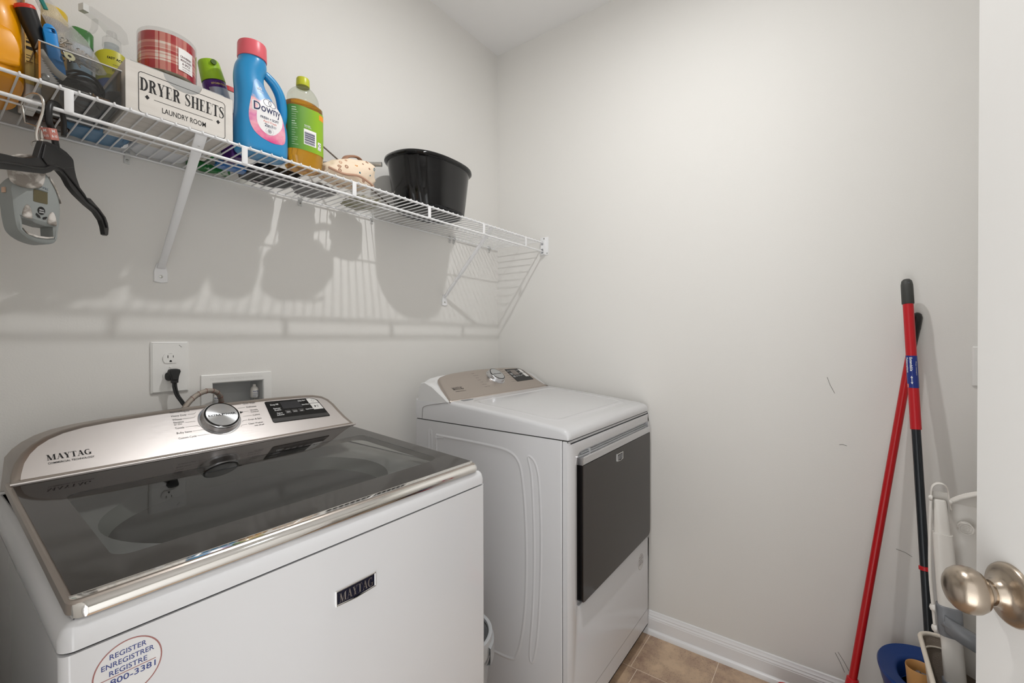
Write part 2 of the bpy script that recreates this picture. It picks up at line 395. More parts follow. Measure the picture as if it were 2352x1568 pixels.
# ---- the ceiling fixture
cl = thing('ceiling_light', 'round white flush ceiling light in the middle of the ceiling', 'ceiling light', (-.926, -1.0, H))
B().lathe([(.095, H), (.095, H-.018), (.085, H-.026), (.078, H-.026), (.076, H-.01)], 40, Matrix.Translation((-.926, -1, 0)), cap1=False).make('trim_ring', TRIM, cl)
df = bpy.data.materials.new('lit_diffuser'); df.use_nodes = True; df.node_tree.nodes['Principled BSDF'].inputs['Emission Color'].default_value = (1, .96, .9, 1); df.node_tree.nodes['Principled BSDF'].inputs['Emission Strength'].default_value = 4
B().lathe([(.077, H-.018), (.05, H-.019), (.001, H-.02)], 40, Matrix.Translation((-.926, -1, 0))).make('diffuser', df, cl)

# ---- light switch on the right wall
ls = thing('light_switch', 'white light switch plate on the right wall, its edge showing beside the door', 'light switch', (0, -1.811, 1.16))
B().poly(rrect(-1.846, -1.776, 1.102, 1.219, .004), fr_x(0), 0, .0065, bev=.003).make('switch_plate', PLATE, ls, 30)
B().box(-.0105, -.006, -1.822, -1.80, 1.127, 1.194, .002).make('rocker', PLATE, ls)
for z in (1.113, 1.208): B().lathe([(.003, 0), (.003, .0008), (.002, .0012)], 12, Matrix.Translation((-.0065, -1.811, z)) @ Matrix.Rotation(-PI/2, 4, 'Y')).make('screw', PLATE, ls)

# ---- outlet with plug and cord
ou = thing('wall_outlet', 'white jumbo duplex outlet plate on the back wall above the washer', 'outlet', (-1.4385, 0, 1.17))
B().poly(rrect(-1.481, -1.396, 1.101, 1.239, .004), fr_y(0), 0, .0065, bev=.0045).make('cover_plate', PLATE, ou, 30)
for zc in (1.194, 1.1475):
    o = []
    for k in range(40):
        t = 2*PI*k/40; o.append((-1.4385+.0172*math.cos(t), zc+max(-.0125, min(.0125, .0172*math.sin(t)))))
    hs = [rrect(-1.4455, -1.4435, zc+.001, zc+.0085, .0003, 1), rrect(-1.4335, -1.4318, zc+.002, zc+.008, .0003, 1), [(-1.4385+.0028*math.cos(a), zc-.0075+.003*math.sin(a)) for a in [PI*k/8 for k in range(9)]]+[(-1.4413, zc-.0098), (-1.4357, zc-.0098)]]
    r = B().poly(o, fr_y(-.0065), 0, .0022, holes=hs).make('receptacle', PLATE, ou, 20)
    B().poly(ell(-1.4385, zc, .0150, .0118, 24), fr_y(-.0066), 0, .0004).make('slots', BLACKM, r, 0)
    B().poly(ell(-1.4385, zc, .0178, .0132, 40), fr_y(-.0065), 0, .0002).make('seam', INKG, r, 0)
B().lathe([(.0028, 0), (.0028, .001), (.0015, .0014)], 14, Matrix.Translation((-1.4385, -.0065, 1.1705)) @ Matrix.Rotation(PI/2, 4, 'X')).make('plate_screw', PLATE, ou)
B().tube([(-1.4190, -.0068, 1.2300), (-1.4128, -.0068, 1.2238)], .0004, 5).make('pen_mark', INK, ou)
cord = thing('power_cord', 'black power cord plugged into the lower socket and dropping behind the washer', 'power cord', (-1.434, -.03, 1.14))
b = B(); b.loft([(.009, 0, 0, .0135, .012, 3), (.018, 0, 0, .012, .0105, 3), (.026, 0, -.001, .0085, .008, 3)], 24, M=Matrix.Translation((-1.4385, 0, 1.146)) @ Matrix.Rotation(PI/2, 4, 'X'))
b.poly([(-1.4475, 1.1645), (-1.4415, 1.1665), (-1.431, 1.1665), (-1.4255, 1.1645), (-1.4235, 1.1595), (-1.4275, 1.147), (-1.429, 1.136), (-1.4425, 1.136), (-1.4455, 1.147), (-1.4495, 1.1595)], fr_y(-.020), 0, .0155, bev=.0025)
b.box(-1.4435, -1.4285, -.033, -.023, 1.129, 1.137, .001)
b.make('plug', BLACKR, cord, 30)
for dx in (-.0028, .0028):
    B().tube(smoothpath([(-1.436+dx, -.028, 1.132), (-1.4355+dx, -.029, 1.115), (-1.431+dx, -.032, 1.095), (-1.422+dx, -.04, 1.075), (-1.413+dx, -.05, 1.05), (-1.405+dx, -.05, .98), (-1.40+dx, -.05, .6), (-1.40+dx, -.05, .2)]), .0028, 8).make('cable', BLACKR, cord)

# ---- washer supply box recessed in the wall
wb = thing('washer_supply_box', 'white recessed washer supply box in the back wall right of the outlet', 'supply box', (-1.268, 0, 1.05))
b = B(); b.poly(rrect(-1.367, -1.173, .945, 1.143, .002), fr_y(0), 0, .004, holes=[[(hx0, hz0), (hx1, hz0), (hx1, hz1), (hx0, hz1)]], bev=.002)
b.make('frame', PLATE, wb, 20)
RB = mat('recess_plastic', (204, 205, 204), .5)
b = B(); b.box(hx0-.001, hx1+.001, .085, .088, hz0-.001, hz1+.001); b.box(hx0-.002, hx0+.0015, 0, .087, hz0, hz1); b.box(hx1-.0015, hx1+.002, 0, .087, hz0, hz1); b.box(hx0, hx1, 0, .087, hz1-.0015, hz1+.002); b.box(hx0, hx1, 0, .087, hz0-.002, hz0+.0015)
for z in (1.045, 1.075): b.box(hx0, hx1, .083, .085, z, z+.002)
b.make('recess', RB, wb, 0)
text('moulded_lettering', [('TO DISCONNECT REMOVE LID FROM BOX', -1.345, 1.126, .145, .007, 'l')], fr_y(-.004), mat('moulded_plastic', (222, 221, 218), .4), wb)
ARR = mat('arrester_plastic', (236, 232, 226), .35)
def arrester(x, y, z, label):
    t = thing('water_hammer_arrester', label, 'arrester', (x, y, z), 'hammer arresters in the supply box')
    B().lathe([(.0105, 0), (.0115, .002), (.0115, .024), (.0105, .029), (.0065, .034), (.0048, .035), (.0048, .04), (.0042, .041)], 24, Matrix.Translation((x, y, z))).make('body', ARR, t, 40)
    M = lambda u, v, h: Vector((x+.0117*math.sin((u)/.0117), y-.0117*math.cos(u/.0117)-h, z+v))
    text('print', [('WATER', 0, .017, .018, .005, 'c', 0, .02), ('HAMMER', 0, .011, .018, .0038, 'c'), ('ARRESTER', 0, .0065, .018, .003, 'c'), ('ANSI 1010', 0, .002, .018, .003, 'c')], M, mat('blue_ink', (70, 90, 130), .6), t)
    B().lathe([(.004, -.06), (.004, 0)], 12, Matrix.Translation((x, y, z))).make('valve_stem', SCREW, t)
arrester(-1.211, .028, 1.062, 'white bottle-shaped hammer arrester at the right end of the supply box')
arrester(-1.317, .03, 1.052, 'white bottle-shaped hammer arrester half hidden behind the braided hose')
# braided hose
HOSE = mat('steel_braid', (176, 166, 156), .35, metal=.75, bump=.8, bscale=700)
hs = thing('braided_hose', 'silver braided water hose arching out of the supply box behind the washer', 'hose', (-1.37, -.05, 1.09))
hp = smoothpath([(-1.318, .02, 1.0), (-1.316, .005, 1.045), (-1.320, -.012, 1.072), (-1.338, -.03, 1.094), (-1.365, -.045, 1.102), (-1.395, -.055, 1.093), (-1.42, -.065, 1.072), (-1.436, -.07, 1.04), (-1.44, -.07, .98), (-1.44, -.06, .7), (-1.44, -.05, .3)], 8)
B().tube(hp, .0068, 14).make('braid', HOSE, hs, 60)
RED = mat('red_thread', (130, 60, 50), .5)
b = B()
for k in range(8, 46, 5):
    p = hp[k]; d = (hp[k+1]-hp[k-1]).normalized(); a = d.cross(Vector((0, 1, .2))).normalized(); c = a.cross(d)
    b.tube([p + (a*math.cos(t)+c*math.sin(t))*.0072 + d*.004*(t/PI-.9) for t in [2*PI*j/14 for j in range(14)]], .0005, 4)
b.make('tracer_thread', RED, hs)

# ================================================================== washer
WX0, WX1, WYF, WYB = -1.765, -1.066, -.797, -.115
washer = thing('washing_machine', 'white top-loading washing machine with dark glass lid and silver control console', 'washing machine', ((WX0+WX1)/2, -.45, 0))
def vbox(x0, x1, y0, y1, z0, z1, r, seg=6, topr=0):
    b = B(); prof = rrect(x0, x1, y0, y1, r, seg)
    zs = [(z0, 0), (z1-topr, 0)] if topr else [(z0, 0), (z1, 0)]
    if topr: zs += [(z1-topr+topr*math.sin(a), topr*(1-math.cos(a))) for a in (PI/8, PI/4, 3*PI/8, PI/2)]
    b.rings([[Vector((p[0], p[1], z)) for p in (inset(prof, d) if d else prof)] for z, d in zs]); return b
vbox(WX0, WX1, WYF, WYB, .03, .9085, .010).make('cabinet', WHITE, washer, 50)
vbox(WX0+.004, WX1-.004, WYF+.004, WYB, .905, .914, .010).make('seam_shade_strip', GAP, washer, 50)  # dark band standing in for shade in the seam under the deck
# white deck: sloped apron up to the lid, with the opening of the tub
deckp = [(0, 0), (0, .012), (.003, .022), (.008, .0275), (.016, .030), (.028, .0315)]
b = B(); base = rrect(WX0, WX1, WYF, WYB, .014, 8)
b.rings([[Vector((p[0], p[1], .9115+dz)) for p in inset(base, max(d, 1e-5))] for d, dz in deckp], cap1=False)
rim = inset(base, .028); hole = ell(-1.43, -.525, .25, .215, 64)
V1 = rim; fr = fr_z(.943)
b.poly(V1, fr, -.004, 0, holes=[hole])
b.make('top_deck', WHITE, washer, 40)
LG = mat('inner_ring_plastic', (176, 180, 176), .45)
b = B(); b.rings([[Vector((-1.43+rx*math.cos(t), -.525+ry*math.sin(t), z)) for t in [2*PI*k/64 for k in range(64)]] for rx, ry, z in ((.25, .215, .943), (.245, .211, .925), (.238, .206, .912), (.222, .196, .909), (.22, .194, .86))], False, False)
b.make('tub_ring', LG, washer, 50)
b = B(); b.rings([[Vector((-1.43+r*math.cos(t), -.525+r*.88*math.sin(t), z)) for t in [2*PI*k/64 for k in range(64)]] for r, z in ((.222, .865), (.225, .84), (.225, .45))], False, True)
b.make('drum', mat('drum_steel', (62, 60, 58), .45, metal=.6), washer, 50)
# lid in its own slope: y -.79 z .960 -> y -.285 z .990
l0 = Vector((0, -.790, .960)); lv = Vector((0, .505, .030)).normalized(); ln = Vector((0, -lv.z, lv.y))
def fl(u, v, h): return Vector((u, 0, 0)) + l0 + lv*v + ln*h
LX0, LX1 = -1.757, -1.082
lid = B().poly(rrect(LX0, LX1, .004, .53, [.012, .012, .002, .002]), fl, -.016, -.0012, holes=[rrect(LX0+.05, LX1-.035, .075, .40, .03)], bev=.003).make('lid', STEELD, washer, 30)
win = rrect(-1.702, -1.122, .083, .386, [.022, .03, .02, .02])
gl = B().poly(rrect(LX0+.0065, LX1-.0035, .020, .53, .003), fl, -.0012, .0006, holes=[win]).make('glass_border', DGLASS, lid, 0); gl['label'] = 'glossy dark brown printed glass border'
wg = bpy.data.materials.new('smoked_window_glass'); wg.use_nodes = True; nt = wg.node_tree
for n in list(nt.nodes): nt.nodes.remove(n)
o_ = nt.nodes.new('ShaderNodeOutputMaterial'); t_ = nt.nodes.new('ShaderNodeBsdfTransparent'); t_.inputs[0].default_value = (.50, .51, .49, 1)
g_ = nt.nodes.new('ShaderNodeBsdfGlossy'); g_.inputs['Roughness'].default_value = .03; f_ = nt.nodes.new('ShaderNodeFresnel'); f_.inputs[0].default_value = 1.5; x_ = nt.nodes.new('ShaderNodeMixShader')
nt.links.new(f_.outputs[0], x_.inputs[0]); nt.links.new(t_.outputs[0], x_.inputs[1]); nt.links.new(g_.outputs[0], x_.inputs[2]); nt.links.new(x_.outputs[0], o_.inputs[0])
b = B(); vs = b.verts([fl(u_, v_, .0006) for u_, v_ in win]); b.face(vs)
b.make('window_glass', wg, lid, 0, normals=False)['label'] = 'see-through smoked glass window of the lid'
# chrome front handle of the lid
hp2 = [(.020, .0004), (.0180, .0004), (.0176, .00035), (.0172, .00026), (.0052, -.00264), (.0048, -.00275), (.0036, -.0031), (.0005, -.0044), (-.0030, -.0068), (-.0050, -.0095), (-.0058, -.0125), (-.005, -.0165), (-.001, -.019), (.012, -.019), (.02, -.014)]
b = B(); rg = []
xs = [(LX0+.0035, .012), (LX0+.0045, .006), (LX0+.0085, .002), (LX0+.016, 0), (LX1-.016, 0), (LX1-.0085, .002), (LX1-.0035, .006), (LX1-.002, .012)]
for x, d in xs: rg.append([fl(x, max(v_+d*(1 if v_ < .017 else 0), -.01) if v_ < .017 else v_, h_) for v_, h_ in hp2])
b.rings(rg); b.make('lid_handle', CHROME, lid, 30)['label'] = 'polished chrome front edge of the lid'
# console
c0 = Vector((0, -.290, .992)); cv = Vector((0, .095, .092)).normalized(); cn = Vector((0, -cv.z, cv.y))
def fc(u, v, h): return Vector((u, 0, 0)) + c0 + cv*v + cn*h
out = [(-1.753, 0), (-1.751, .02), (-1.745, .045), (-1.735, .066), (-1.722, .083), (-1.704, .098), (-1.680, .110), (-1.648, .1185), (-1.60, .1245), (-1.53, .1295), (-1.44, .133), (-1.34, .1345), (-1.25, .1345), (-1.18, .1325), (-1.145, .129), (-1.120, .121), (-1.104, .106), (-1.094, .085), (-1.087, .058), (-1.079, .032), (-1.068, .008), (-1.064, 0)]
CONS_B = STEELD
def console(par, out, f, back, low, m_face, m_edge, ins, shell=WHITEP):
    n = len(out); inn = inset(out, ins); inn[0] = (out[0][0]+ins, .006); inn[-1] = (out[-1][0]-ins*1.6, .006)
    inn = [(p[0], max(p[1], .006)) for p in inn]
    b = B(); b.poly(inn, f, -.002, .0)
    face = b.make('face_plate', m_face, par, 20)
    b = B(); b.rings([[f(p[0], p[1], h) for p in L] for L, h in ((inn, 0), (inset(out, ins*.6), -.0006), (inset(out, ins*.2), -.0022), (out, -.005), (out, -.009))], False, False)
    b.make('face_edge', m_edge, par, 60)
    b = B(); rg = [[f(p[0], p[1], -.0085) for p in out], [f(p[0], p[1], -.016) for p in inset(out, .002)]]
    rg.append([Vector((p[0], back(0), (f(p[0], p[1], 0).z-.012) if p[1] > .02 else low)) for p in out])
    b.rings(rg, True, True); b.make('console_housing', shell, par, 50)
    return face
face = console(washer, out, fc, lambda p: -.120, .9435, STEEL, STEELD, .013, STEELD)
bar = B(); bar.tube([fc(-1.753, -.001, -.001), fc(-1.064, -.001, -.001)], .0028, 10); bar.make('front_lip', STEEL, washer, 60)
# lettering and controls
fcu = lambda u, v, h: fc(u, v, h+.0003)
text('lettering', [('~MAYTAG', -1.704, .0385, .062, .0125, 'l'), ('COMMERCIAL TECHNOLOGY', -1.7035, .0295, .0645, .0042, 'l', 0, .01)], fcu, INK, face, .0001)
tl = [('Normal/Regular', -1.4975, .1165, .0425, .0052, 'l'), ('Heavy Duty', -1.4975, .1055, .032, .0052, 'l'), ('Whites', -1.4975, .0945, .0195, .0052, 'l'), ('Sanitize', -1.4975, .0865, .0215, .0048, 'l'), ('w/ Oxi', -1.4975, .0805, .0165, .0048, 'l'), ('Towels', -1.4975, .0695, .0185, .0052, 'l'), ('Bulky Items', -1.4975, .0555, .031, .0052, 'l'), ('Custom Cycle', -1.4975, .0405, .037, .0052, 'l'),
      ('Quick Wash', -1.311, .1185, .0315, .005, 'r'), ('Delicates', -1.311, .1065, .026, .005, 'r'), ('Wrinkle', -1.311, .0955, .0205, .0046, 'r'), ('Control', -1.311, .0895, .0205, .0046, 'r'), ('Colors', -1.311, .0785, .0185, .005, 'r'), ('Drain & Spin', -1.311, .0655, .0345, .005, 'r'), ('Clean Washer', -1.311, .0525, .0385, .005, 'r'), ('with affresh', -1.311, .0452, .026, .0042, 'r')]
tl = [(t[0], t[1], t[2], t[3]*.93, t[4]*.98, t[5]) for t in tl]
text('cycle_names', tl[:8], fcu, INK, face, .0001); text('cycle_names', tl[8:], fcu, INK, face, .0001)
b = B()
def ln_(pts, w=.0003):
    for a, c in zip(pts[:-1], pts[1:]):
        d = Vector((c[0]-a[0], c[1]-a[1])).normalized(); q = Vector((-d.y, d.x))*w
        b.face(b.verts([fcu(a[0]+q.x, a[1]+q.y, .0001), fcu(a[0]-q.x, a[1]-q.y, .0001), fcu(c[0]-q.x, c[1]-q.y, .0001), fcu(c[0]+q.x, c[1]+q.y, .0001)]))
for P in ([(-1.456, .1185), (-1.425, .1185)], [(-1.465, .1075), (-1.452, .1075), (-1.447, .112)], [(-1.478, .0965), (-1.455, .0965), (-1.451, .101)], [(-1.475, .085), (-1.455, .085)], [(-1.478, .0715), (-1.455, .0715), (-1.450, .068)], [(-1.467, .0575), (-1.438, .0575), (-1.434, .054)], [(-1.461, .0425), (-1.425, .0425), (-1.42, .04)],
          None,
          [(-1.345, .1205), (-1.375, .1205)], [(-1.339, .1085), (-1.356, .1085)], [(-1.334, .0955), (-1.352, .0955)], [(-1.331, .0805), (-1.352, .0805)], [(-1.345, .0675), (-1.356, .0675), (-1.358, .063)], [(-1.35, .0545), (-1.362, .0545), (-1.366, .049)]):
    if P is None: b.make('leader_lines', INKG, face, 0); b = B(); continue
    ln_(P)
b.make('leader_lines', INKG, face, 0)
def disc_M(f, u, v):
    o = f(u, v, 0); ex = (f(u+1, v, 0)-o).normalized(); ey = (f(u, v+1, 0)-o).normalized(); ez = (f(u, v, 1)-o).normalized()
    return Matrix(((ex.x, ey.x, ez.x, o.x), (ex.y, ey.y, ez.y, o.y), (ex.z, ey.z, ez.z, o.z), (0, 0, 0, 1)))
KM = disc_M(fc, -1.404, .081)
RAD = bpy.data.materials.new('radial_brushed_steel'); RAD.use_nodes = True; pbr = RAD.node_tree.nodes['Principled BSDF']; pbr.inputs['Metallic'].default_value = 1; pbr.inputs['Base Color'].default_value = lin((206, 208, 210)); pbr.inputs['Roughness'].default_value = .22
pbr.inputs['Anisotropic'].default_value = .85
tg = RAD.node_tree.nodes.new('ShaderNodeTangent'); tg.direction_type = 'RADIAL'; tg.axis = 'Z'; RAD.node_tree.links.new(tg.outputs[0], pbr.inputs['Tangent'])
def knob(par, M, s, body_m, ring_m, txt):
    kn = B().lathe([(.046*s, .0003), (.0455*s, .0012), (.042*s, .0016), (.0405*s, .004), (.0405*s, .0135), (.039*s, .0165), (.0375*s, .0175), (.0368*s, .0182)], 64, M).make('dial', body_m, par, 35)
    B().lathe([(.0375*s, .0174), (.0372*s, .0186), (.0352*s, .019), (.034*s, .0186)], 64, M).make('dial_ring', ring_m, kn, 60)
    b = B().lathe([(.0338*s, 0), (.0338*s, .0004)], 64); o = b.make('dial_cap', RAD, kn, 30); o.matrix_basis = M @ Matrix.Translation((0, 0, .0188))
    KTXT = lambda u, v, h: M @ Vector((u, v, .0194+h))
    text('dial_lettering', [txt], KTXT, INK, kn, .0001)
    return kn
kn = knob(washer, KM, 1.0, CHROMEB, BLACK, ('EXTRA POWER', 0, -.0028, .059, .0056, 'c', 0, .02))
pt = B(); vs = [(0.0405, -.003), (.0475, 0), (.0405, .003)]; pt.poly(vs, lambda u, v, h: KM @ Vector((u, v, .0165+h)), 0, .002); pt.make('dial_pointer', BLACK, kn, 0)
# display
dp = [(-1.2875, .116), (-1.286, .1185), (-1.282, .119), (-1.165, .1155), (-1.150, .112), (-1.141, .104), (-1.128, .046), (-1.128, .043), (-1.130, .041), (-1.283, .0455), (-1.2865, .047), (-1.288, .050)]
dsp = B().poly(dp, fc, 0, .0009, bev=.0003).make('display_panel', BLACK, washer, 20)
B().poly([(-1.2875, .0595), (-1.1315, .0545), (-1.1285, .0435), (-1.2865, .0475)], fc, .0009, .0012).make('lower_strip', DGREY, dsp, 0)
B().poly([(-1.2495, .112), (-1.198, .1105), (-1.193, .085), (-1.2475, .087)], fc, .0009, .0014).make('screen', mat('screen_glass', (52, 52, 54), .05), dsp, 0)
WB_ = mat('button_white', (222, 220, 217), .4)
B().poly([(-1.1735, .1135), (-1.163, .1130), (-1.151, .109), (-1.1455, .103), (-1.1425, .0945), (-1.1705, .0953)], fc, .0009, .0018).make('power_button', WB_, dsp, 0)
B().poly([(-1.170, .0935), (-1.142, .0927), (-1.1365, .0705), (-1.165, .0712)], fc, .0009, .0018).make('start_button', WB_, dsp, 0)
for k in range(3): B().poly([(-1.246+k*.0185, .0815), (-1.231+k*.0185, .081), (-1.230+k*.0185, .0695), (-1.245+k*.0185, .070)], fc, .0009, .0014).make('touch_key', DGREY, dsp, 0)
f2 = lambda u, v, h: fc(u, v, .0015+h)
text('display_lettering', [('Deep Fill', -1.266, .103, .021, .0048, 'c', 0, .02), ('Remote', -1.2635, .0895, .018, .0042, 'c', 0, .02), ('Enable', -1.263, .0835, .017, .0042, 'c', 0, .02), ('Fabric', -1.2615, .0725, .015, .0042, 'c', 0, .02), ('Softener', -1.261, .0665, .02, .0042, 'c', 0, .02), ('Spin', -1.238, .0735, .009, .0032, 'c', 0, .02), ('Temp', -1.2195, .073, .010, .0032, 'c', 0, .02), ('Soil', -1.201, .0725, .007, .0032, 'c', 0, .02),
      ('Delay Start', -1.1885, .1065, .021, .0042, 'c', 0, .02), ('Extra Rinse', -1.1825, .0915, .021, .0042, 'c', 0, .02), ('Cycle Signal', -1.1775, .074, .022, .0042, 'c', 0, .02)], f2, INKW, dsp, .0001)
b = B()
b.rings([[fc(-1.157+r*math.cos(t), .104+r*math.sin(t), .0019) for t in [PI*.65+2*PI*.85*k/20 for k in range(21)]] for r in (.0040, .0046)], False, False, closed=False)
b.face(b.verts([fc(u_, v_, .0019) for u_, v_ in ((-1.1573, .104), (-1.1567, .104), (-1.1567, .109), (-1.1573, .109))]))
b.face(b.verts([fc(u_, v_, .0019) for u_, v_ in ((-1.160, .0785), (-1.154, .0825), (-1.160, .0865))]))
for uu in (-1.1520, -1.1495): b.face(b.verts([fc(u_, v_, .0019) for u_, v_ in ((uu, .0785), (uu+.001, .0785), (uu+.001, .0865), (uu, .0865))]))
b.make('button_symbols', INK, dsp, 0)
# badge and sticker on the front
def badge(par, f, x0, x1, z0, z1):
    w = x1-x0; h = z1-z0
    bo = [(x0, z0+h*.10), (x0+w*.5, z0), (x1, z0+h*.10), (x1, z1), (x0, z1)]
    bd = B().poly(bo, f, 0, .0026, holes=[inset(bo, h*.1)], bev=.0008).make('badge', CHROME, par, 20)
    B().poly(inset(bo, h*.09), f, 0, .0016).make('badge_field', NAVY, bd, 0)
    o = text('badge_lettering', [('~MAYTAG', (x0+x1)/2, z0+h*.25, w*.84, h*.54, 'c')], lambda u, v, hh: f(u, v, hh), CHROMEB, bd, .0022)
    return bd
badge(washer, fr_y(WYF), -1.448, -1.370, .8065, .8345)
BLU = mat('navy_print', (62, 74, 132), .5); REDP = mat('brick_red_print', (158, 108, 104), .5); STK = mat('sticker_paper', (222, 221, 221), .35)
def sticker(par, cx, cz, r, y, blu, red):
    st = B().poly(ell(cx, cz, r, r*1.04, 48), fr_y(y), 0, .0003).make('registration_sticker', STK, par, 0)
    b = B().poly(ell(cx, cz, r, r*1.04, 48), fr_y(y), .0003, .0004, holes=[ell(cx, cz, r*.955, r*.995, 48)])
    b.box(cx-r*.8, cx+r*.8, y-.0005, y-.0003, cz-r*.115, cz-r*.09); b.make('sticker_ring', red, st, 0)
    text('sticker_lettering', [('REGISTER', cx, cz+r*.56, r*1.05, r*.19, 'c', 0, .01), ('ENREGISTRER', cx, cz+r*.26, r*1.5, r*.19, 'c', 0, .01), ('REGISTRE', cx, cz-r*.03, r*1.08, r*.19, 'c', 0, .01), ('1-800-3381', cx+r*.02, cz-r*.38, r*1.55, r*.22, 'c', 0, .01)], fr_y(y), blu, st, .0005)
sticker(washer, -1.7085, .868, .0315, WYF, BLU, REDP)
for x in (WX0+.05, WX1-.05):
    for y in (WYF+.05, WYB-.05): B().lathe([(.02, 0), (.02, .01), (.008, .012), (.008, .035)], 16, Matrix.Translation((x, y, 0))).make('levelling_foot', BLACKM, washer)

# ================================================================== dryer
DX0, DX1, DYF, DYB = -.705, -.022, -.818, -.150
dryer = thing('clothes_dryer', 'white front-loading dryer with a dark square door in the corner', 'dryer', ((DX0+DX1)/2, -.48, 0))
vbox(DX0, DX1, -.7935, DYB, .042, .939, .004).make('cabinet', WHITE, dryer, 50)
B().box(DX0+.003, DX1-.003, -.797, -.792, .045, .939).make('panel_seam', GAP, dryer, 0)
b = B()
fo = rrect(DX0, DX1, .042, .9385, .004); ho = rrect(-.648, -.028, .4165, .893, [.015, .006, .006, .03])
b.poly(fo, fr_y(-.7965), 0, .0215, holes=[ho], bev=.009)
b.make('front_panel', WHITE, dryer, 35)
B().box(DX0+.01, DX1-.004, -.803, -.796, .41, .90).make('recess_back', WHITE, dryer, 0)
B().box(DX0+.006, DX1-.004, -.8184, -.8175, .1125, .1140).make('kick_panel_seam', mat('seam_line', (150, 148, 146), .7), dryer, 0)
# door
DR = mat('dark_door_glass', (50, 45, 42), .12, spec=.4)
dr = B().poly(rrect(-.634, -.028, .4275, .853, [.012, .020, .002, .002]), fr_y(-.803), 0, .022, bev=.0012).make('door', BLACK, dryer, 20)
B().poly(rrect(-.6325, -.0295, .429, .853, [.012, .020, .001, .001]), fr_y(-.825), 0, .0022, bev=.0006).make('door_glass', DR, dr, 20)
B().poly(rrect(-.634, -.028, .853, .8795, [.002, .002, .006, .012]), fr_y(-.803), 0, .0245, bev=.003).make('door_handle', CHROMEB, dr, 30)['label'] = 'satin silver strip along the top of the door'
B().box(-.640, -.03, -.8145, -.803, .8795, .8815).box(-.61, -.04, -.811, -.803, .884, .8865).box(-.56, -.553, -.8125, -.803, .8795, .892).make('handle_recess', mat('recess_white', (205, 207, 209), .3), dr, 0)
badge(dr, fr_y(-.8272), -.374, -.322, .806, .835)
sticker(dryer, -.113, .343, .030, -.818, mat('grey_print', (120, 118, 124), .5), mat('grey_print2', (140, 136, 138), .5))
# stamped side
def ridge(paths, f, w, h, closed):
    b = B()
    for P in paths:
        P = smooth2(P, 5) if closed else [(p.x, p.y) for p in smoothpath([(a, c, 0) for a, c in P], 6)]
        n = len(P); rg = []
        for i in range(n):
            a = Vector(P[i-1] if closed or i else P[i]); c = Vector(P[(i+1) % n] if closed or i < n-1 else P[i]); d = (c-a).normalized(); q = Vector((-d.y, d.x))
            rg.append([f(P[i][0]+q.x*w*k, P[i][1]+q.y*w*k, h*math.exp(-(k*2.0)**2)+(0 if abs(k) == 1 else .00002)) for k in (-1, -.66, -.33, 0, .33, .66, 1)])
        if closed: rg.append(rg[0])
        b.rings(rg, False, False, closed=False)
    return b
fsd = lambda u, v, h: Vector((DX0-h, u, v))
ridge([[(-.262, .889), (-.40, .888), (-.54, .885), (-.60, .877), (-.632, .855), (-.648, .81), (-.660, .70), (-.665, .55), (-.660, .40), (-.645, .29), (-.625, .225), (-.60, .205), (-.50, .20), (-.30, .20)],
       [(-.30, .885), (-.268, .88), (-.262, .86), (-.262, .60), (-.262, .25)]], fsd, .007, .0020, False).make('side_embossing', WHITE, dryer, 180)
ridge([[(-.672, .872), (-.690, .868), (-.704, .845), (-.714, .79), (-.720, .65), (-.717, .48), (-.706, .32), (-.69, .235), (-.677, .250), (-.689, .40), (-.694, .55), (-.692, .70), (-.684, .82)]], fsd, .006, .0018, True).make('side_embossing', WHITE, dryer, 180)
ridge([[(-.222, .880), (-.230, .888), (-.238, .880), (-.238, .55), (-.236, .22), (-.229, .21), (-.222, .22), (-.222, .55)]], fsd, .005, .0015, True).make('side_embossing', WHITE, dryer, 180)
fsw = lambda u, v, h: Vector((WX0-h, u, v))
ridge([[(-.74, .83), (-.74, .5), (-.735, .2), (-.70, .15)], [(-.70, .83), (-.69, .5), (-.70, .2)]], fsw, .008, .0025, False).make('side_embossing', WHITE, washer, 180)
# top lid, sloping forward
prof = [(-.818, .9425), (-.8195, .952), (-.8165, .961), (-.809, .9685), (-.796, .9735), (-.77, .9775), (-.60, .996), (-.45, 1.008), (-.36, 1.0155), (-.31, 1.019), (-.20, 1.02), (-.152, 1.02), (-.152, .9425)]
b = B(); rg = []
for dx, k in ((0, .012), (.0015, .006), (.005, .0025), (.010, .0007), (.018, 0)):
    rg.append([Vector((DX0+dx, y+(k*.5 if y < -.79 else 0), max(.9425, z-(k if z > .95 else 0)))) for y, z in prof])
for dx, k in ((.018, 0), (.010, .0007), (.005, .0025), (.0015, .006), (0, .012)):
    rg.append([Vector((DX1-dx, y+(k*.5 if y < -.79 else 0), max(.9425, z-(k if z > .95 else 0)))) for y, z in prof])
b.rings(rg); top = b.make('top_panel', WHITE, dryer, 50)
B().box(DX0+.004, DX1-.004, -.813, -.155, .938, .943).make('top_seam', GAP, dryer, 0)
